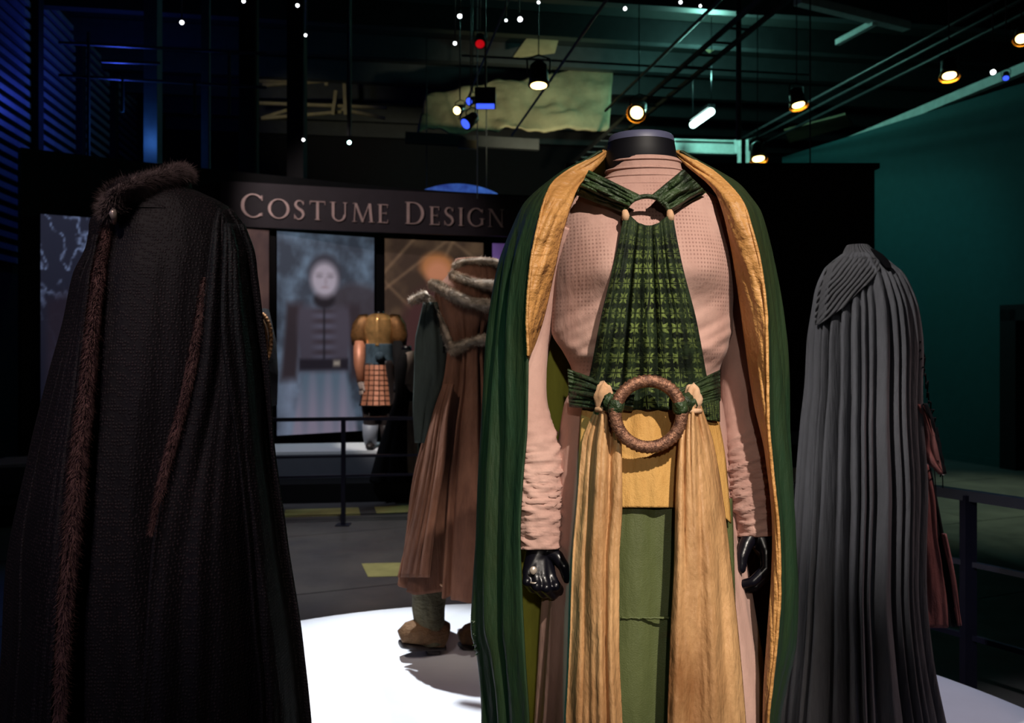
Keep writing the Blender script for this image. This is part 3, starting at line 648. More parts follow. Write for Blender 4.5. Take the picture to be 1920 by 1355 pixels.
for args in (
    (1194, 211, 9.0, .085, (-.35, -.75, -.55), 'lens_warm', 'amber spotlight with bright warm lens, left of the fluorescent tube', .4, 'reflector'),
    (1497, 196, 8.5, .075, (.1, -.3, -.95), 'lens_warm', 'amber spotlight hanging right of the drop pipe', .4, 'reflector'),
    (1780, 141, 7.0, .065, (-.1, -.3, -.95), 'lens_warm', 'amber spotlight at upper right, nearer than the blue fixture', .5, 'reflector'),
    (1422, 297, 10.5, .09, (0, -.35, -.95), 'lens_warm', 'low amber spotlight beside the pale beam posts', .3, 'reflector'),
    (1010, 160, 8.5, .10, (0, -.15, -1), 'lens_warm', 'spotlight with thin cream glow above the insulation', .4, None),
    (857, 207, 8.0, .045, (-.4, -.7, -.4), 'lens_warm', 'small spotlight with cream lens left of the blue fixtures', .4, None),
    (655, 267, 8.0, .022, (.1, -.9, -.3), 'lens_teal', 'tiny starry teal white spotlight above the banner', .4, None),
    (341, 42, 7.5, .026, (.3, -.75, -.5), 'lens_white', 'small white spotlight high left above the gallery railing', .4, None),
    (457, 2, 7.5, .022, (0, -.8, -.5), 'lens_white', 'small white spotlight at the top edge over the left black column', .4, None),
    (558, 10, 7.5, .022, (0, -.8, -.5), 'lens_white', 'upper white spotlight on the right black column', .4, None),
    (573, 66, 7.5, .018, (0, -.8, -.5), 'lens_white', 'lower white spotlight beside the right black column', .4, None),
    (862, 30, 7.2, .028, (0, -.6, -.7), 'lens_white', 'upper white spotlight of the hanging cluster left of centre', .4, None),
    (853, 81, 7.2, .022, (0, -.7, -.6), 'lens_white', 'lower white spotlight of the hanging cluster left of centre', .4, None),
    (975, 36, 7.2, .03, (.2, -.7, -.6), 'lens_white', 'white oval spotlight right of the red lamp', .4, None),
    (949, 38, 7.2, .016, (0, -.8, -.5), 'lens_white', 'tiny white spotlight touching the white oval one', .4, None),
    (1172, 16, 7.2, .022, (0, -.8, -.5), 'lens_white', 'white spotlight at the top edge above the amber lamp', .4, None),
    (1276, 4, 7.2, .02, (0, -.8, -.5), 'lens_white', 'white spotlight at the top edge beside the cable tray', .4, None),
    (1313, 11, 7.2, .016, (0, -.8, -.5), 'lens_white', 'faint spotlight at the top edge, rightmost of the centre group', .4, None),
    (1862, 135, 6.8, .03, (-.3, -.7, -.5), 'lens_white', 'white oval spotlight near the right edge', .4, None),
    (1886, 146, 6.8, .028, (-.3, -.5, -.7), 'lens_blue', 'blue lit spotlight fixture at the right edge', .4, None),
    (1915, 72, 6.6, .05, (-.3, -.5, -.7), 'lens_warm', 'warm spotlight cut by the right edge of the view', .4, 'reflector'),
    (900, 82, 7.4, .05, (0, -.6, -.7), 'lens_red', 'dim red lamp hanging among the upper spotlights', .4, None),
    (1010, 4, 7.3, .018, dn, 'lens_white', 'small white spotlight at the top edge left of the cable tray', .3, None),
    (569, 262, 9.5, .024, (0, -.8, -.4), 'lens_white', 'small pale lamp on the dark rail left of the starry light', .3, None)):
    spotlight(*args)
lb2 = thing('led_bar', P(908, 196, 7.8), 'blue glowing light bar under the spotlight cluster', 'lamp')
MB().box(tuple(P(893, 201, 7.8)), tuple(P(927, 197, 7.85))).build('led_strip', M['lens_blue'], lb2, smooth=False)
MB().box(tuple(P(890, 196, 7.8)), tuple(P(930, 172, 7.95))).build('housing', M['lamp_body'], lb2, smooth=False)
MB().tube([P(910, 172, 7.9), Vector((P(910, 172, 7.9).x, 7.9, ceil_z))], .008, 6).build('hanger', M['lamp_body'], lb2)
spotlight(873, 232, 7.6, .06, (-.6, -.5, -.6), 'lens_blue', 'large blue spotlight lowest in the hanging cluster', .4)
spotlight(880, 190, 8.6, .045, (-.5, -.6, -.3), 'lens_blue', 'second blue spotlight above the lowest one in the cluster', .4)

# ------------------------------------------------------------------ cloth builders
def fold(u, v, f, g, seed): return nz(u*f+seed*7.3, v*g, seed) + .45*nz(u*f*2.3+3, v*g*1.4, seed+5)
def body_Y(tab, py, px, Yc):
    cx, hw, d = ip(tab, py); k = Yc
    for _ in range(3):
        t = ((px-HX)*k/F-(cx-HX)*Yc/F)/(hw*Yc/F); k = Yc-d*math.sqrt(max(.03, 1-t*t))
    return k
def loft(name, tab, Yc, y0, y1, mat, parent, nv=90, nu=160, famp=None, ffreq=6, fg=.004, seed=1, cap=False, sub=0, sharp=1.0, extra=None, lobes=0):
    rows = []; s = Yc/F
    for j in range(nv+1):
        py = y0+(y1-y0)*j/nv; cx, hw, d = ip(tab, py); row = []
        for i in range(nu):
            a = 2*PI*i/nu; c, sn = math.cos(a), math.sin(a)
            am = (ip(famp, py)[0] if famp else 0); k = 0
            if am:
                k = fold(c*ffreq/2.2, sn*ffreq/2.2+py*fg*.3, 1, 1, seed)*1.1
                if lobes: k = .5*k+(1.5+1.6*nz(c*3+7, sn*3, seed+9))*(abs(math.sin(a*lobes/2+1.6*nz(c*2, sn*2, seed)+py*.0008*nz(c*3, sn*3, seed+3)*4))**.7-.5)
            if am: k = min(k-.75, .25)
            x = (cx-HX)*s+(hw*s+am*k)*c; y = Yc-(d+am*k)*sn
            p = Vector((x, y, CH+(HY-py)*s))
            if extra: p = extra(p, py, a)
            row.append(p)
        rows.append(row)
    return MB().grid(rows, True, cap, cap).build(name, mat, parent, sub=sub)
def panel(name, tab, yfn, y0, y1, mat, parent, nv=70, nu=50, off=.01, amp=.006, f=9, g=.003, seed=1, th=.003, bul=0, ypx=None, ampv=None, disp=None):
    """a hanging cloth panel: tab rows (py, left px, right px); yfn(py, px) is the distance of what lies behind"""
    rows = []
    for j in range(nv+1):
        py0 = y0+(y1-y0)*j/nv; L, Rr = ip(tab, py0); row = []
        A = amp*(ip(ampv, py0)[0] if ampv else 1)
        for i in range(nu+1):
            u = i/nu; px = L+(Rr-L)*u; py = py0+(ypx(u, j/nv) if ypx else 0)
            e = min(1, 8*min(u, 1-u)+.25)
            Y = yfn(py, px)-off-bul*math.sin(PI*u)-A*fold(u*f, py*g, 1, 1, seed)*e-(disp(px, py) if disp else 0)
            row.append(P(px, py, Y))
        rows.append(row)
    return MB().grid(rows).build(name, mat, parent, solid=th)
def quad_cloth(name, c00, c10, c01, c11, yfn, mat, parent, nu=30, nv=24, off=.02, bul=.015, amp=.006, f=1.5, g=9, seed=1, th=.003):
    """u runs c00->c10, v runs c00->c01; folds run along u"""
    rows = []
    for j in range(nv+1):
        v = j/nv; row = []
        for i in range(nu+1):
            u = i/nu; q = [(c00[k]*(1-u)+c10[k]*u)*(1-v)+(c01[k]*(1-u)+c11[k]*u)*v for k in (0, 1)]
            Y = yfn(q[1], q[0])-off-bul*math.sin(PI*v)-amp*fold(u*f, v*g, 1, 1, seed)
            row.append(P(q[0], q[1], Y))
        rows.append(row)
    return MB().grid(rows).build(name, mat, parent, solid=th)
def fur(name, spine, width, mat, parent, n, ln=.018, yoff=.0, seed=3, base=True, bw=.0007, depth=None):
    """a fur strip: a soft tube core with thousands of short hair blades; spine is a list of points, width a list of radii"""
    r = random.Random(seed); m = MB(); cs = catmull([Vector(p) for p in spine], 60); wd = lambda f: width[min(int(f*(len(width)-1)), len(width)-2)]+(width[min(int(f*(len(width)-1)), len(width)-2)+1]-width[min(int(f*(len(width)-1)), len(width)-2)])*(f*(len(width)-1)-min(int(f*(len(width)-1)), len(width)-2))
    m.tube(cs, [wd(k/59) for k in range(60)], 10, [wd(k/59)*.7 for k in range(60)], fn=lambda a, v: 1+.2*nz(a*1.5, v*30, seed))
    for _ in range(n):
        f = r.random(); k = min(int(f*59), 58); t = (cs[k+1]-cs[k]).normalized(); c = cs[k].lerp(cs[k+1], f*59-k)
        d = Vector((r.gauss(0, 1), r.gauss(0, 1), r.gauss(0, 1))); d -= t*d.dot(t); d.normalize()
        b = c+d*wd(f)*.8; tip = b+(d*.8+t*r.uniform(-.2, .7)+Vector((0, 0, -.35))+Vector((r.gauss(0, .3), r.gauss(0, .3), r.gauss(0, .3))))*ln*r.uniform(.5, 1.2)
        sdv = t.cross(d).normalized()*bw*r.uniform(.6, 1.4); i = len(m.v); m.v += [b-sdv, b+sdv, tip]; m.face((i, i+1, i+2))
    return m.build(name, mat, parent, flip=False)
def capsule_shape(segs, name, mat, parent, vox=.0022):
    """one continuous surface grown from tapered limbs: segs = (points, radii)"""
    m = MB()
    for pts, rad in segs:
        pts = [Vector(p) for p in pts]
        m.tube(pts, rad, 14)
        for p, r in zip(pts, rad): m.ball(p, r, r, r, 12)
    o = m.build(name, mat, parent)
    md = o.modifiers.new('join', 'REMESH'); md.mode = 'VOXEL'; md.voxel_size = vox; md.use_smooth_shade = True
    md = o.modifiers.new('soften', 'SMOOTH'); md.factor = .5; md.iterations = 4
    return o

# ================================================================== THE GREEN AND GOLD COSTUME
YM = 1.6
gf = thing('costumed_mannequin', (.25, YM, .46), 'headless mannequin in green and ochre cloak over pink gown with bronze ring belt', 'mannequin', None); FLOORZ[gf] = .462
BT = [(296,1206,66,.062),(330,1208,72,.066),(350,1208,88,.072),(368,1207,128,.08),(390,1206,152,.09),(450,1206,160,.11),(550,1204,168,.125),
      (620,1202,168,.125),(662,1207,150,.12),(690,1209,138,.115),(712,1209,133,.112)]
ST = [(690,1209,136,.113),(712,1209,135,.113),(760,1206,152,.12),(900,1205,174,.14),(1100,1214,202,.16),(1355,1226,230,.18),(1776,1228,255,.22)]
def yb(py, px): return body_Y(BT if py < 700 else ST, py, px, YM)
def bust(p, py, a):
    if math.sin(a) > 0:
        for bx in (1128, 1288):
            X = (bx-HX)/1000
            p.y -= .038*math.exp(-((p.x-X)/.060)**2-((py-512)/(75 if py < 512 else 42))**2)
        p.y -= .016*math.exp(-((py-655-30*nz(p.x*9, 2))/20)**2)*(.5+1.1*nz(p.x*16, py*.02, 3))      # blousing above the belt
        p.y += .009*nz(p.x*26+py*.05, py*.016, 8)*max(0, min(1, (py-540)/80))
    return p
neck = MB()
rows = []
for py, hw, d in ((330,64,.058),(312,67,.06),(300,67,.062),(284,64.5,.060),(270,62,.058),(263,60.5,.057)):
    rows.append([Vector(((1202-HX)/1000+hw/1000*math.cos(2*PI*i/40), YM-d*math.sin(2*PI*i/40), CH+(HY-py)/1000)) for i in range(40)])
neck.grid(rows, True).build('neck', M['mannequin_neck'], gf)
nk = MB(); rows = []
for py, hw, d in ((269,62.4,.0585),(258,60,.0565),(255.5,57,.0535)):
    rows.append([Vector(((1202-HX)/1000+hw/1000*math.cos(2*PI*i/40), YM-d*math.sin(2*PI*i/40), CH+(HY-py)/1000)) for i in range(40)])
nk.grid(rows, True, False, True).build('neck_cap', M['mannequin_cap'], gf)
bod = loft('bodice', BT, YM, 303, 712, M['pink_dots'], gf, 100, 120, extra=bust)
m = MB()
for py in (306, 322, 336, 352):                             # seams round the standing collar
    hw, d = ip(BT, py)[1:]; m.tube([Vector(((1207-HX)/1000+(hw+.8)/1000*math.cos(a), YM-(d+.001)*math.sin(a), CH+(HY-py)/1000-.004*abs(math.sin(a)))) for a in [2*PI*i/60 for i in range(61)]], .0022, 6)
m.build('collar_seam', M['pink'], bod)
loft('gown_skirt', ST, YM, 692, 1776, M['pink'], gf, 120, 200, famp=[(700,.002),(800,.007),(1000,.012),(1776,.02)], ffreq=7, seed=4)
# sleeves
def ruched(a, v):
    k = 0.
    if v > .5: k = min(1, (v-.5)*4)
    return 1+.05*nz(a*.8, v*5, 2)+k*(.42*abs(nz(math.cos(a)*1.6+v*5, v*58+math.sin(a)*1.8, 6))+.10*nz(v*80, math.sin(a)*2, 3)-.10)
def sleeve(name, pts, rad, seed):
    cs = catmull([P(*q) for q in pts], 150); rr = []
    for k in range(150):
        f = k/149*(len(rad)-1); i = min(int(f), len(rad)-2); rr.append(rad[i]+(rad[i+1]-rad[i])*(f-i))
    return MB().tube(cs, rr, 40, fn=lambda a, v: ruched(a+seed, v)).build(name, M['pink'], gf)
sleeve('sleeve', [(1052,420,1.60),(1016,520,1.62),(992,640,1.615),(988,750,1.60),(1008,850,1.575),(1011,940,1.56),(1014,1028,1.545)], [.055,.048,.038,.038,.042,.044,.038], 0)
sleeve('sleeve', [(1350,420,1.60),(1376,520,1.63),(1390,640,1.63),(1390,760,1.60),(1402,850,1.57),(1412,920,1.555),(1421,1000,1.55)], [.055,.048,.040,.038,.043,.044,.037], 2)
# hands
h = capsule_shape([
    ([P(1016,1012,1.55), P(1010,1040,1.545), P(991,1072,1.525)], [.027,.026,.0125]),
    ([P(1010,1040,1.545), P(1004,1078,1.52)], [.024,.0125]), ([P(1012,1040,1.545), P(1018,1080,1.52)], [.024,.0125]), ([P(1014,1040,1.545), P(1031,1078,1.525)], [.022,.012]),
    ([P(991,1072,1.525), P(988,1090,1.512), P(998,1103,1.53), P(1008,1106,1.55)], [.0105,.0092,.0085,.0075]),
    ([P(1004,1078,1.52), P(1006,1099,1.505), P(1018,1112,1.523), P(1027,1113,1.548)], [.011,.0098,.009,.008]),
    ([P(1018,1080,1.52), P(1024,1102,1.505), P(1036,1115,1.525), P(1044,1114,1.55)], [.011,.0098,.009,.008]),
    ([P(1031,1078,1.525), P(1042,1098,1.51), P(1052,1108,1.53), P(1058,1105,1.552)], [.0108,.0095,.0088,.0078]),
    ([P(1024,1030,1.54), P(1046,1044,1.525), P(1058,1062,1.515), P(1064,1086,1.515)], [.015,.0115,.0098,.0078])], 'hand', M['mannequin'], gf)
m = MB().tube([P(1003+9.5*math.cos(a), 1090+3*math.sin(a), 1.512-.011*math.sin(a)) for a in [2*PI*i/20 for i in range(21)]], .0018, 6)
m.ball(P(1000,1069,1.503), .007, .004, .0075, 12); m.build('finger_ring', M['silver'], h)
h2 = capsule_shape([
    ([P(1418,985,1.55), P(1424,1004,1.548), P(1436,1034,1.525)], [.027,.026,.0125]),
    ([P(1424,1004,1.548), P(1439,1036,1.545)], [.025,.013]), ([P(1424,1004,1.55), P(1439,1040,1.565)], [.025,.013]), ([P(1422,1004,1.555), P(1436,1044,1.583)], [.023,.012]),
    ([P(1436,1034,1.525), P(1436,1066,1.512), P(1412,1090,1.508), P(1388,1096,1.515)], [.0112,.0100,.0092,.0078]),
    ([P(1439,1036,1.545), P(1440,1072,1.535), P(1416,1099,1.53), P(1390,1105,1.535)], [.0115,.0102,.0094,.008]),
    ([P(1439,1040,1.565), P(1438,1077,1.558), P(1416,1101,1.553), P(1394,1106,1.555)], [.0112,.0100,.0092,.0078]),
    ([P(1436,1044,1.583), P(1433,1074,1.578), P(1414,1092,1.575), P(1398,1096,1.575)], [.0105,.0092,.0085,.0072]),
    ([P(1410,1000,1.54), P(1398,1022,1.525), P(1391,1044,1.515), P(1390,1066,1.51)], [.016,.0125,.0105,.0085])], 'hand', M['mannequin'], gf)
# underskirt panels, bib, drapes
panel('olive_underskirt', [(930,1096,1372),(1355,1080,1385),(1772,1070,1400)], yb, 934, 1772, M['olive'], gf, 70, 70, .020, .012, 4, .0012, 9)
m = MB().tube([P(1165+110*k/30, 1158+3*nz(k*.5, 2), yb(1158, 1165+110*k/30)-.030) for k in range(31)], .0022, 6); m.build('hem_seam', M['olive'], gf)
panel('saffron_panel', [(752,1092,1340),(850,1086,1360),(950,1084,1370),(990,1080,1374)], yb, 752, 951, M['yellow'], gf, 50, 70, .036, .012, 6, .002, 12, ypx=lambda u, v: 30*v*max(0, (u-.8)*5)**2)
panel('bib', [(406,1170,1262),(440,1163,1268),(500,1150,1280),(600,1126,1305),(700,1107,1323),(768,1093,1334)], yb, 406, 768, M['bib'], gf, 100, 130, .046, .017, 10, .0012, 5,
      ypx=lambda u, v: 17*max(0, 1-((u-.5)/.36)**2)*max(0, 1-v*5), ampv=[(406,.4),(520,1),(690,1.1),(775,.8)])
panel('drape', [(760,1120,1144),(785,1108,1156),(830,1092,1164),(950,1081,1165),(1050,1073,1160),(1200,1068,1160),(1355,1061,1166),(1772,1050,1176)], yb, 760, 1772, M['drape'], gf, 90, 60, .062, .024, 3.8, .0016, 21, .004, .014)
panel('drape', [(760,1290,1313),(785,1282,1322),(830,1274,1336),(950,1268,1356),(1050,1266,1368),(1200,1258,1384),(1355,1252,1397),(1772,1242,1420)], yb, 760, 1772, M['drape'], gf, 90, 60, .062, .024, 3.8, .0016, 37, .004, .014)
# sash, ring, knots
quad_cloth('sash', (1064,692), (1190,738), (1068,762), (1186,770), yb, M['dark_green'], gf, 40, 40, .048, .014, .014, 1.2, 11, 3)
quad_cloth('sash', (1258,738), (1350,694), (1262,768), (1350,752), yb, M['dark_green'], gf, 40, 40, .048, .014, .014, 1.2, 11, 6)
quad_cloth('sash_end', (1312,752), (1348,748), (1316,786), (1349,790), yb, M['bib'], gf, 14, 14, .05, .006, .006, 2, 4, 8)
yr = yb(776, 1216)-.088; rc = P(1216, 776, yr); Rr = 62*yr/F
rows = []
for i in range(160):
    a = 2*PI*i/160; row = []
    for j in range(20):
        b = 2*PI*j/20; r = .0098*(1+.10*math.sin(a*46+b*2)*max(0, math.cos(b*1))+.05*math.sin(a*92-b*3))
        row.append(rc+Vector((math.cos(a)*(Rr+r*math.cos(b)*1.05), -r*math.sin(b)*.8, math.sin(a)*(Rr+r*math.cos(b)*1.05))))
    rows.append(row)
m = MB(); m.grid(rows+[rows[0]], True); rg = m.build('belt_ring', M['bronze'], gf)
for sd_, a0 in ((-1, PI*.93), (1, PI*.07)):                  # sash looped round the ring
    q = [rc+Vector((math.cos(a0+t)*Rr, .004, math.sin(a0+t)*Rr)) for t in (-.22, -.11, 0, .11, .22)]
    MB().tube(q, [.0115,.0128,.0132,.0128,.0115], 24, fn=lambda a, v: 1+.16*nz(v*16+math.cos(a), sd_)+.04*math.sin(v*30)).build('sash_loop', M['dark_green'], gf)
    e = P(1142 if sd_ < 0 else 1292, 752, yr+.025)
    MB().tube([q[2]+Vector((sd_*.012, .004, 0)), (q[2]+e)/2+Vector((0, .004, 0)), e], [.011,.015,.017], 36, [.012,.015,.016], fn=lambda a, v: 1+.30*nz(math.cos(a)*3.5, math.sin(a)*3.5, sd_+v*.6)).build('sash_tie', M['dark_green'], gf)
for x, y, hw, hh in ((1132, 744, 18, 27), (1300, 747, 17, 27)):
    Yk = yb(y, x)-.078; k = MB().ball(P(x, y, Yk), hw*Yk/F, .017, hh*Yk/F, 28, lambda a, th: 1+.22*nz(math.cos(a)*1.6+x, math.sin(a)*1.6, th*1.0)+.07*math.sin(th*7+math.cos(a)*3)).build('knot', M['cream'], gf)
    MB().tube([P(x-hw*.75+hw*1.5*i/14, y+hh*.86, Yk-.014*math.sin(PI*i/14)) for i in range(15)], .0048, 8).build('binding', M['cream'], k)
# scarf collar, cord, beads
ys = lambda py, px: yb(max(py, 372), px) if abs(px-1206) > 60 else yb(py, px)
def yscarf(py, px): return 1.492+.055*min(1, abs(px-1207)/120)**1.5
quad_cloth('scarf', (1104,320), (1200,367), (1080,364), (1168,398), yscarf, M['dark_green'], gf, 50, 40, .018, .016, .014, 1.6, 9, 11)
quad_cloth('scarf', (1222,367), (1282,318), (1258,398), (1324,361), yscarf, M['dark_green'], gf, 50, 40, .018, .016, .014, 1.6, 9, 17)
MB().tube([P(1213+42*math.cos(PI*k/24), 408-40*math.sin(PI*k/24)**.8, 1.468) for k in range(25)], .0042, 8).build('scarf_cord', M['dark_green'], gf)
for x in (1172, 1256):
    MB().tube([P(x, 393, 1.462), P(x, 397, 1.462), P(x+1, 404, 1.46), P(x+1, 412, 1.462), P(x+1, 415, 1.462)], [.0035,.006,.0066,.006,.0035], 12, fn=lambda a, v: 1+.08*math.sin(v*18)).build('bead', M['cream'], gf)
# the cloak
AL = [(283,1132),(300,1104),(320,1066),(345,1036),(380,1020),(420,1010),(500,995),(600,988),(660,990),(800,988),(900,980),(1000,975),(1100,978),(1240,985),(1355,992),(1776,1000)]
SL = [(283,1124),(300,1096),(320,1058),(345,1024),(365,1000),(385,982),(420,966),(500,940),(600,926),(700,917),(800,911),(900,904),(1000,898),(1100,889),(1180,884),(1230,895),(1355,905),(1776,880)]
AR = [(283,1272),(300,1300),(320,1335),(345,1364),(380,1392),(430,1409),(500,1426),(600,1437),(700,1439),(780,1440),(900,1450),(1000,1460),(1100,1462),(1200,1456),(1300,1445),(1355,1440),(1776,1450)]
SR = [(283,1280),(300,1307),(320,1344),(345,1384),(365,1402),(400,1425),(500,1446),(600,1460),(700,1470),(800,1475),(900,1482),(1000,1486),(1100,1490),(1200,1485),(1280,1467),(1355,1452),(1776,1470)]
YA = [(283,1.60),(320,1.57),(345,1.535),(380,1.495),(430,1.47),(600,1.455),(1000,1.45),(1776,1.42)]
YB = [(283,1.66),(320,1.69),(345,1.71),(400,1.735),(600,1.75),(1000,1.78),(1776,1.86)]
def cloak_rows(inset, n=170, nv=130, y0=283, y1=1776, seed=2):
    rows = []
    for j in range(nv+1):
        f = j/nv; py = y0+(y1-y0)*(f**1.35); aL, sL, aR, sR, ya, yk = (ip(t, py)[0] for t in (AL, SL, AR, SR, YA, YB))
        sL += inset*8*min(1, (py-283)/120); sR -= inset*8*min(1, (py-283)/120); yk -= inset*.012
        Q = [P(aL, py, ya), P((aL*.35+sL*.65), py, (ya*.45+1.6*.55)-.012), P(sL, py, 1.6), P(sL+(1205-sL)*.16, py, 1.6*.35+yk*.65), P(sL*.5+1205*.5, py, yk-.01), P(1205, py, yk),
             P(sR*.5+1205*.5, py, yk-.01), P(sR+(1205-sR)*.16, py, 1.6*.35+yk*.65), P(sR, py, 1.6), P((aR*.35+sR*.65), py, (ya*.45+1.6*.55)-.012), P(aR, py, ya)]
        cs = catmull(Q, n); row = []; am = .025*max(0, min(1, (py-380)/260))
        for i in range(n):
            t = (cs[min(i+1, n-1)]-cs[max(i-1, 0)]).normalized(); nn = Vector((t.y, -t.x, 0))
            u = i/(n-1); e = min(1, 12*min(u, 1-u))
            row.append(cs[i]+nn*am*e*(fold(u*15+py*.0006, py*.0012, 1, 1, seed)))
        rows.append(row)
    return rows
cl = MB().grid(cloak_rows(0)).build('cloak', M['green_cloak'], gf, solid=.003)
MB().grid(cloak_rows(1), mif=lambda u, v: 1 if u > .52 and v < .68 else 0).build('cloak_lining', [M['lining'], M['lining_orange']], gf)
def lapel(A, B, side, ydeep, y1):
    rows = []
    for j in range(111):
        py = 283+(y1-283)*j/110; a = ip(A, py)[0]; b, dy = ip(B, py); ya = ip(YA, py)[0]; row = []
        for i in range(25):
            u = i/24; px = a+(b-a)*u
            Y = ya+dy*u-.014*math.sin(PI*u)*min(1, abs(b-a)/30)-.008*fold(u*2.2+py*.004, py*.017+u*2.4, 1, 1, 3+side)*min(1, abs(b-a)/25)
            row.append(P(px, py, Y))
        rows.append(row)
    return MB().grid(rows).build('lapel', M['lapel'], gf, solid=.004)
lapel(AL, [(283,1142,.01),(300,1130,.01),(330,1102,.01),(350,1085,.012),(430,1056,.03),(500,1040,.04),(590,1020,.06),(640,1004,.06),(672,990,.02)], 0, 0, 672)
lapel(AR, [(283,1262,.01),(310,1288,.01),(340,1325,.01),(365,1345,.012),(430,1365,.03),(500,1378,.05),(580,1390,.07),(640,1398,.08),(700,1406,.08),(760,1416,.06),(850,1436,.03),(1000,1450,.02),(1355,1432,.02),(1776,1442,.02)], 9, 0, 1776)
# rolled seam where ochre facing and green shell meet
for A, yl in ((AL, 385), (AR, 1490)):
    MB().tube([P(ip(A, 283+yl*k/120)[0], 283+yl*k/120, ip(YA, 283+yl*k/120)[0]-.003) for k in range(121)], .0030, 6, fn=lambda a, v: 1+.25*nz(v*60, a)).build('edge_seam', M['lapel'], cl)
# frayed gathered patch low on the left of the cloak
r = random.Random(5); m = MB()
for _ in range(220):
    c = P(r.gauss(897, 4), r.uniform(1150, 1225), r.uniform(1.585, 1.61)); d = Vector((r.uniform(-1, .25), r.uniform(-.6, .2), r.uniform(-.7, .5)))*.009
    s_ = Vector((r.gauss(0, 1), r.gauss(0, 1), r.gauss(0, 1))).normalized()*.0022; i = len(m.v); m.v += [c-s_, c+s_, c+d*.6+s_*.8, c+d]; m.face((i, i+1, i+2, i+3))
m.build('frayed_edge', M['green_cloak'], cl, flip=False)

# ================================================================== THE BLACK KNITTED CLOAK
bf = thing('costumed_mannequin', (-.68, 1.62, .46), 'tall black knitted cloak with brown fur collar and fur lined arm slit', 'mannequin', None); FLOORZ[bf] = .462
YK = 1.62
KT = [(352,296,62,.075),(366,302,86,.085),(384,312,112,.10),(400,315,120,.11),(420,315,136,.12),(440,319,140,.13),(470,322,148,.14),(520,315,162,.16),(600,313,175,.18),(700,306,195,.2),(850,292,218,.23),(1000,288,243,.26),(1200,300,262,.29),(1355,303,276,.31),(1776,303,300,.36)]
def yk(py, px): return body_Y(KT, py, px, YK)
loft('cloak', KT, YK, 352, 1770, M['knit'], bf, 130, 200, famp=[(380,.0),(480,.004),(700,.008),(1000,.014),(1770,.025)], ffreq=6, seed=12, cap=True)
def edgeR(py): return ip([(392,408),(430,398),(530,386),(640,372),(760,348),(860,320),(950,298),(1030,284),(1200,272),(1355,262),(1770,245)], py)[0]
def silR(py): c, hw, d = ip(KT, py); return c+hw
def silL(py): c, hw, d = ip(KT, py); return c-hw
def edgeL(py): return ip([(385,207),(450,190),(520,178),(600,168),(700,158),(780,150),(860,140),(1000,128),(1150,114),(1355,103),(1770,90)], py)[0]
def side_panel(name, eL, eR, y0, y1, off, amp, seed, mat, f=4, keep=.0):
    tab = [(y, eL(y), eR(y)) for y in range(int(y0), int(y1)+1, 12)]
    def yy(py, px):
        c, hw, d = ip(KT, py); return body_Y(KT, py, min(max(px, c-hw*.985), c+hw*.985), YK)
    return panel(name, tab, yy, y0, y1-6, mat, bf, 110, 50, off, amp, f, .0015, seed, .006)
side_panel('arm_cape', edgeR, lambda y: silR(y)+3, 392, 1770, .028, .016, 5, M['knit'])
fl2 = lambda y: ip([(420,420),(595,414),(700,424),(818,442),(1000,462),(1200,478),(1291,487),(1770,500)], y)[0]
side_panel('over_cape', fl2, lambda y: silR(y)+5, 420, 1770, .048, .014, 8, M['knit'], 3)
side_panel('front_cape', lambda y: silL(y)-3, lambda y: edgeL(y)-8, 440, 1770, .022, .014, 15, M['knit'], 3)
pts = lambda fn, ys, dx, off: [P(fn(y)+dx, y, body_Y(KT, y, min(max(fn(y)+dx, silL(y)+4), silR(y)-4), YK)-off) for y in ys]
fur('fur_trim', pts(edgeL, list(range(392, 1000, 50))+[1060, 1150, 1250, 1355, 1500, 1760], 8, .012), [.008,.012,.013,.014,.016,.017,.014,.012,.012], M['fur_brown'], bf, 20000, .010, seed=4)
fur('slit_trim', pts(edgeR, range(520, 1040, 40), -4, .022), [.003,.008,.010,.009,.010,.009,.004], M['fur_brown'], bf, 8000, .007, seed=6)
col = [P(205,400,1.50), P(215,372,1.485), P(245,352,1.50), P(285,338,1.53), P(325,326,1.57), P(345,324,1.62), P(320,330,1.68), P(270,340,1.70), P(225,352,1.66), P(203,370,1.58), P(205,395,1.51)]
fur('fur_collar', col, [.014,.017,.016,.015,.014,.013,.013,.014,.015,.014,.012], M['fur_dark'], bf, 26000, .015, seed=8)
MB().grid([[Vector(((cx_-HX)*YK/F+(hw*YK/F)*math.cos(2*PI*i/50), YK-d*math.sin(2*PI*i/50), CH+(HY-(py-tl*math.cos(2*PI*i/50)))*YK/F)) for i in range(50)] for py, cx_, hw, d, tl in ((346,278,72,.085,26),(366,282,72,.09,18),(384,292,90,.105,8),(406,312,118,.115,0))], True).build('standing_collar', M['knit'], bf)
MB().tube([P(213,392,1.475), P(212,400,1.47), P(214,408,1.472), P(215,420,1.478)], [.004,.007,.0055,.003], 10).build('clasp', M['silver'], bf)
MB().tube([P(122,820,1.46), P(116,880,1.455), P(110,940,1.46), P(108,985,1.47)], [.022,.020,.018,.013], 20, fn=lambda a, v: 1+.10*math.sin(v*40)+.06*nz(a, v*20)).build('under_sleeve', M['tan_sleeve'], bf)
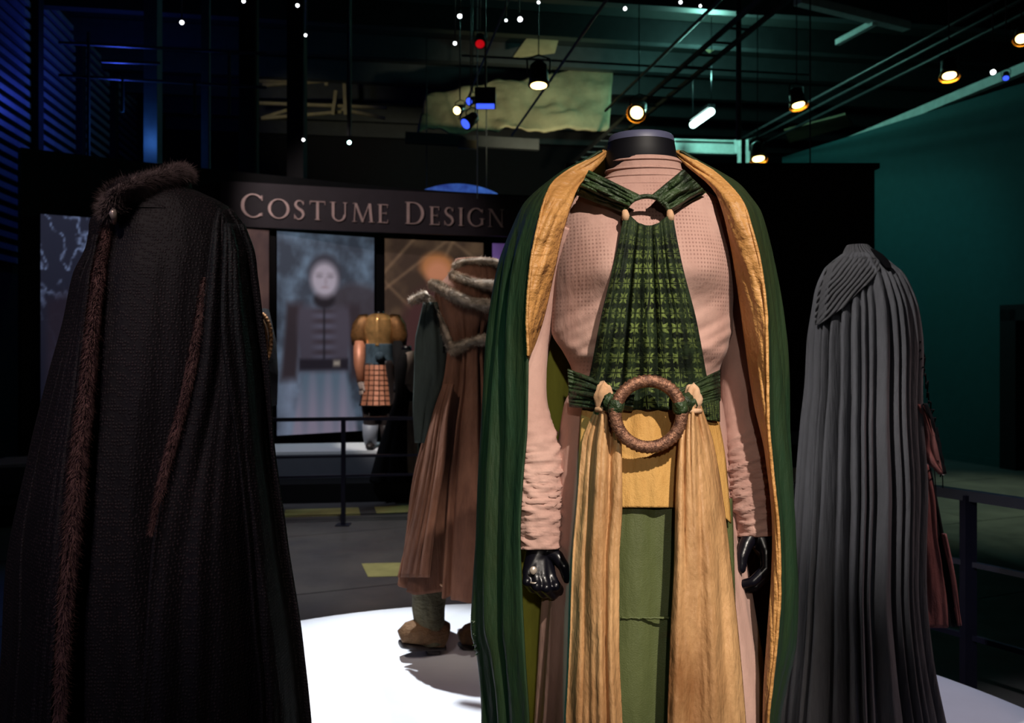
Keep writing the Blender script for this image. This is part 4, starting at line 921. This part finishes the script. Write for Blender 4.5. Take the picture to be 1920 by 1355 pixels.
# another costume behind the black cloak: only its ornate sleeve shows
hf = thing('costumed_mannequin', P(430, 800, 3.4), 'dark costume behind the black cloak showing only a chain trimmed sleeve', 'mannequin'); hf.location.z = .46; OFF[hf] = Vector(hf.location)
hf.location.x = P(430, 800, 3.4).x; OFF[hf] = Vector(hf.location)
s3 = 3.4/F
FLOORZ[hf] = .462
HT = [(560,430,34,.07),(600,436,52,.10),(700,436,52,.11),(760,432,46,.11),(900,424,66,.14),(1170,420,82,.17)]
loft('coat', HT, 3.4, 560, 1168, M['dark_leather'], hf, 40, 60, famp=[(560,0),(1168,.02)], seed=31, cap=True)
MB().tube([P(472,590,3.4), P(490,650,3.38), P(497,700,3.36), P(500,760,3.34)], [.07,.06,.05,.04], 16).build('sleeve', M['black_cloth'], hf)
m = MB()
for k in range(16):
    a = -1.3+2.7*k/15; c = P(488+20*math.cos(a), 636+46*math.sin(a), 3.30); m.ball(c, .010, .010, .013, 8)
m.tube([P(486+14*math.cos(a), 636+38*math.sin(a), 3.31) for a in [-1.3+2.7*k/20 for k in range(21)]], .006, 6)
m.build('chain_trim', M['gold_dark'], hf)

# ================================================================== THE GREY CLOAK
YG = 2.5; gy = thing('costumed_mannequin', ((1612-HX)*YG/F, YG, .46), 'grey pleated wool cloak with smocked shoulders seen from behind', 'mannequin'); FLOORZ[gy] = .467
GT = [(461,1606,20,.035),(474,1612,31,.05),(486,1612,46,.07),(498,1612,60,.085),(512,1616,72,.10),(540,1618,84,.12),(580,1621,93,.135),(650,1620,100,.15),(720,1617,99,.16),(800,1613,103,.175),(900,1612,109,.19),(1000,1607,110,.20),(1100,1603,113,.21),(1200,1604,122,.23),(1300,1608,138,.25),(1366,1613,150,.26)]
def yg(py, px): return body_Y(GT, py, px, YG)
loft('cloak', GT, YG, 476, 1366, M['grey_cloak'], gy, 110, 360, famp=[(476,.002),(520,.008),(560,.013),(700,.024),(1000,.032),(1366,.038)], ffreq=4, seed=23, cap=True, lobes=34)
loft('collar', [(459,1607,19,.034),(466,1608,24,.04),(476,1612,33,.052),(488,1612,49,.073)], YG, 459, 488, M['smock'], gy, 16, 160, famp=[(459,.004),(488,.004)], ffreq=2, lobes=34)
def yoke(py, px): return yg(py, min(max(px, ip(GT, py)[0]-ip(GT, py)[1]*.97), ip(GT, py)[0]+ip(GT, py)[1]*.97))
panel('smocked_yoke', [(482,1574,1640),(500,1550,1650),(520,1543,1640),(545,1534,1612),(570,1530,1588),(592,1528,1560),(608,1528,1536)], yoke, 482, 608, M['smock'], gy, 90, 90, .002, .003, 6, .004, 3, .003, disp=lambda px, py: .0026*math.sin((px*.77+py*.64)*2*PI/7.5+nz(px*.03, py*.03)*2))
panel('neck_opening', [(466,1632,1638),(478,1640,1656),(492,1652,1668),(504,1662,1672)], lambda a, b: YG-.075, 466, 504, M['black_cloth'], gy, 12, 8, .02, 0, 3, .002, 3, .004)
# the rose dress showing beyond the cloak's right edge
panel('sleeve', [(758,1715,1730),(780,1718,1742),(800,1720,1750),(840,1722,1760),(866,1738,1768),(888,1762,1771)], lambda a, b: YG-.10, 758, 888, M['rag_pink'], gy, 30, 14, 0, .014, 3, .012, 7, .006)
panel('sleeve_edge', [(756,1732,1738),(790,1746,1750),(830,1758,1762),(870,1767,1770),(888,1771,1773)], lambda a, b: YG-.11, 756, 888, M['black_cloth'], gy, 30, 4, 0, .01, 3, .03, 9, .006)
panel('dress_panel', [(870,1712,1738),(940,1714,1752),(1000,1716,1757),(1060,1718,1766),(1120,1720,1774),(1176,1722,1778)], lambda a, b: YG-.06, 870, 1176, M['rag_pink'], gy, 40, 14, 0, .014, 3, .006, 17, .008)
panel('dress_edge', [(870,1734,1742),(940,1745,1756),(1000,1750,1768),(1060,1756,1780),(1120,1764,1790),(1176,1770,1800)], lambda a, b: YG-.04, 870, 1174, M['black_cloth'], gy, 40, 8, 0, .012, 3, .006, 19, .008)
panel('dress_border', [(1000,1766,1772),(1060,1778,1785),(1120,1788,1796),(1176,1796,1803)], lambda a, b: YG-.05, 1000, 1172, M['rag_pink'], gy, 30, 4, 0, .008, 3, .01, 20, .008)
MB().tube([P(1768,884,YG-.04), P(1770,890,YG-.04)], [.006,.004], 8).build('sleeve_tip', M['silver'], gy)
r = random.Random(8); m = MB()
for k in range(16):
    y = 640+16*k; x = 1726+max(0, (y-660)*.16); m.tube([P(x, y, YG-.10), P(x+r.uniform(2, 9), y+r.uniform(-8, 6), YG-.03), P(x+r.uniform(0, 8), y+r.uniform(10, 26), YG-.03)], .0022, 5)
m.tube([P(1757,800,YG-.03), P(1766,850,YG-.03), P(1768,915,YG-.03)], .0016, 5); m.tube([P(1752,880,YG), P(1755,920,YG), P(1754,1000,YG+.01)], .0016, 5)
m.build('frayed_threads', M['black_cloth'], gy)
panel('under_dress', [(1100,1700,1735),(1180,1705,1742),(1300,1715,1756),(1366,1725,1768)], lambda a, b: YG+.06, 1100, 1366, M['black_cloth'], gy, 20, 10, 0, .02, 3, .003, 9, .008)

# ================================================================== THE RUSSET SUEDE ROBE
YR = 3.17; br = thing('costumed_mannequin', ((872-HX)*YR/F, YR, .46), 'russet suede robe with grey fur bands and laced boots, half behind the green cloak', 'mannequin'); FLOORZ[br] = .462
RT = [(486,894,40,.09),(500,894,46,.10),(520,892,56,.12),(545,890,76,.15),(575,890,72,.15),(640,888,52,.14),(700,888,58,.15),(800,884,84,.19),(900,880,106,.23),(1000,878,118,.26),(1084,876,128,.28)]
def yr_(py, px): c, hw, d = ip(RT, py); return body_Y(RT, py, min(max(px, c-hw*.97), c+hw*.97), YR)
def ragged(p, py, a):
    if py > 1060: p.z += .03*nz(math.cos(a)*4, math.sin(a)*4, 3)*(py-1060)/24
    return p
loft('robe', RT, YR, 486, 1084, M['suede'], br, 90, 220, famp=[(486,.0),(600,.006),(660,.014),(800,.032),(1084,.055)], ffreq=5, seed=41, cap=True, lobes=18, extra=ragged)
def band(name, pp, w, n, seed): w = [k*.72 for k in w]; fur(name, [P(x, y, yr_(y, x)-.004) for x, y in pp], w, M['fur_grey'], br, n*3, .012, seed=seed, bw=.001)
band('fur_collar', [(852,500),(868,492),(895,489),(925,492),(940,500)], [.016,.018,.018,.018,.016], 2000, 3)
band('fur_band', [(848,514),(862,522),(885,530),(912,534),(940,536)], [.022,.026,.027,.027,.025], 2400, 5)
band('fur_band', [(808,530),(828,538),(850,552),(876,564),(905,570),(940,571)], [.02,.026,.028,.030,.030,.028], 3200, 7)
band('fur_band', [(800,556),(812,572),(822,592),(834,616),(844,638),(850,654)], [.022,.024,.024,.024,.024,.024], 2800, 9)
band('fur_band', [(848,656),(862,648),(885,640),(912,634),(940,633)], [.024,.024,.024,.024,.022], 2400, 11)
fur('fur_tip', [P(768,566,YR-.12), P(782,558,YR-.13), P(800,552,YR-.14)], [.010,.018,.022], M['fur_grey'], br, 800, .012, seed=13, bw=.002)
panel('hanging_sleeve', [(566,796,818),(600,788,826),(640,780,838),(700,778,842),(760,776,820),(830,780,800)], lambda a, b: YR-.02-.05*math.sin((b-776)/66*PI), 566, 830, M['grey_green'], br, 40, 20, 0, .02, 3, .004, 3, .01)
panel('robe_side', [(640,826,846),(700,815,856),(760,806,858),(820,798,862),(900,786,850)], lambda a, b: YR-.05, 640, 900, M['black_cloth'], br, 30, 14, 0, .02, 3, .004, 13, .01)
panel('robe_front', [(720,832,850),(780,812,840),(860,796,834),(960,776,820),(1040,756,810),(1082,746,806)], lambda a, b: yr_(a, b), 720, 1082, M['suede'], br, 50, 40, .03, .035, 3, .0015, 23, .008)
for k, (dx, dy, dY, sc) in enumerate(((0, 0, 0, 1), (112, 4, .10, 1))):
    q = lambda x, y, Y=0: P(x+dx, y+dy, YR-.06+dY+Y)
    bt = MB().tube([q(806,1070), q(807,1100), q(804,1140), q(806,1180,.01), q(808,1204,.01)], [.062,.066,.058,.054,.056], 24, fn=lambda a, v: 1+.10*nz(a*1.2, v*14, 7+k)+.05*math.sin(v*42+math.cos(a))).build('boot', M['boot_shaft'], br)
    MB().tube([q(834,1192,.03), q(815,1186,.02), q(790,1182,-.01), q(765,1186,-.03), q(750,1193,-.04)], [.052,.060,.056,.046,.028], 24, [.05,.058,.048,.036,.022], fn=lambda a, v: 1+.06*nz(a*1.4, v*8, k)).build('foot', M['boot'], bt)
    m = MB(); m.tube([q(832,1209,.03), q(806,1209,.015), q(775,1209,-.02), q(752,1207,-.04)], [.046,.052,.05,.034], 14, [.014,.014,.014,.012]); m.tube([q(822,1216,.02), q(800,1216,.01)], [.04,.04], 12, [.016,.016])
    m.build('sole', M['dark_leather'], bt)
MB().tube([P(812,1086,3.0), P(830,1098,2.98), P(845,1110,2.97), P(870,1110,2.97), P(900,1108,2.97)], .004, 6).build('hem_cord', M['cream'], br)

# ================================================================== GILT ARMOUR ON THE POSTER STAGE
YA_ = 9.05; ar = thing('costumed_mannequin', ((712-HX)*YA_/F, YA_, .47), 'gilt armoured mannequin with copper scale skirt on the white plinth', 'mannequin'); FLOORZ[ar] = .472
AT = [(586,711,9,.06),(591,711,20,.09),(600,711,27,.13),(620,711,29,.14),(645,711,25,.12),(660,711,26,.12),(680,711,29,.14),(720,711,31,.15),(760,711,38,.17)]
loft('breastplate', AT, YA_, 588, 648, M['gold'], ar, 24, 48, cap=True, extra=lambda p, py, a: p+Vector((0, -.02*math.exp(-((p.x-(711-HX)*YA_/F)/.02)**2) if math.sin(a) > 0 else 0, 0)))
MB().tube([P(711,592,YA_), P(711,583,YA_)], [.06,.055], 16).build('neck', M['mannequin'], ar)
loft('sash', [(645,711,27,.13),(664,711,27,.135),(682,711,29,.15)], YA_, 644, 684, M['teal_cloth'], ar, 14, 48, famp=[(644,.006),(684,.01)], ffreq=6, seed=3, cap=True)
MB().ball(P(712,668,YA_-.16), .05, .04, .05, 16, lambda a, t: 1+.15*nz(math.cos(a)*2, math.sin(a)*2, t*2)).build('sash_knot', M['teal_cloth'], ar)
loft('skirt_lining', AT, YA_, 680, 760, M['dark_leather'], ar, 12, 40, cap=True)
for j in range(8):
    for i in range(6):
        u0 = -.92+1.84*i/6; u1 = u0+1.84/6; py = 684+j*9.5; pts = []
        for v, py_ in ((0, py), (1, py+9.0)):
            cx, hw, d = ip(AT, py_)
            for u in ((u0+.03, u1-.03) if v == 0 else (u1-.03, u0+.03)): pts.append(P(cx+hw*u, py_, body_Y(AT, py_, cx+hw*u, YA_)-.012-.010*v))
        MB().prism(pts, (0, -.012, 0)).build('scale', M['scale'], ar, smooth=False)
panel('tabard', [(684,722,735),(720,728,740),(760,732,748)], lambda a, b: body_Y(AT, a, min(b, 738), YA_), 676, 762, M['dark_leather'], ar, 14, 8, .05, .01, 3, .01, 3, .01)
for s in (-1, 1):
    cx = 711+s*33
    MB().tube([P(711+s*17, 597, YA_), P(711+s*25, 602, YA_), P(711+s*32, 613, YA_), P(711+s*36, 630, YA_), P(711+s*37, 648, YA_)], [.045,.065,.072,.07,.055], 24, [.06,.10,.11,.10,.08], fn=lambda a, v: 1+.05*((v*6) % 1)).build('pauldron', M['gold_dark'], ar)
    MB().tube([P(cx+s*3, 640, YA_), P(cx+s*4, 680, YA_-.03), P(cx+s*1, 716, YA_-.08)], [.07,.062,.045], 14).build('sleeve', M['scale'] if s < 0 else M['black_cloth'], ar)
    capsule_shape([([P(cx+s*1, 716, YA_-.08), P(cx-s*1, 726, YA_-.10)], [.04,.035]), ([P(cx-s*1, 726, YA_-.10), P(cx-s*2, 738, YA_-.11)], [.018,.012]), ([P(cx+s*1, 726, YA_-.09), P(cx+s*1, 740, YA_-.09)], [.018,.012]),
                   ([P(cx+s*2, 726, YA_-.07), P(cx+s*3, 739, YA_-.07)], [.016,.011]), ([P(cx-s*3, 722, YA_-.12), P(cx-s*5, 732, YA_-.14)], [.015,.011])], 'hand', M['pale_cloth'] if s < 0 else M['mannequin'], ar, .006)
    lg = MB().tube([P(711+s*15, 750, YA_), P(711+s*16, 790, YA_-.01), P(711+s*16, 818, YA_+.01), P(711+s*16, 834, YA_)], [.11,.08,.065,.055], 16).build('leg', M['dark_leather'], ar)
    MB().tube([P(711+s*16, 795, YA_-.02), P(711+s*17, 815, YA_-.01), P(711+s*16, 833, YA_), ], [.085,.078,.062], 16, fn=lambda a, v: 1+.08*nz(a, v*6)).build('greave', M['plinth_side'] if s < 0 else M['dark_leather'], lg)
    MB().tube([P(711+s*16, 834, YA_+.03), P(711+s*17, 836, YA_-.08), P(711+s*18, 837.5, YA_-.20)], [.05,.05,.032], 12, [.035,.032,.02]).build('foot', M['dark_leather'], lg)
# dark gown standing before the plinth
YD = 8.75; dk = thing('costumed_mannequin', ((752-HX)*YD/F, YD-.2, .19), 'dark gown with pale sleeves beside the gilt armour', 'mannequin')
YD -= .2
DT = [(655,762,8,.06),(668,764,18,.10),(690,762,22,.12),(740,758,18,.11),(800,752,30,.16),(860,744,40,.2),(900,742,48,.22)]
loft('gown', DT, YD, 655, 902, M['black_cloth'], dk, 50, 80, famp=[(655,0),(720,.01),(902,.05)], ffreq=5, seed=51, cap=True, lobes=11)
MB().tube([P(762,657,YD), P(762,648,YD)], [.055,.05], 14).build('neck', M['mannequin'], dk)
MB().tube([P(770,664,YD-.02), P(776,690,YD-.08), P(768,722,YD-.14)], [.075,.07,.05], 14).build('sleeve', M['pale_cloth'], dk)
MB().tube([P(768,720,YD-.14), P(775,728,YD-.16), P(779,734,YD-.16)], [.04,.045,.02], 12).build('cuff', M['pale_cloth'], dk)
panel('pale_train', [(752,768,778),(800,764,782),(860,764,784),(890,766,782)], lambda a, b: YD-.2, 752, 890, M['pale_cloth'], dk, 30, 12, 0, .05, 3, .006, 3, .012)
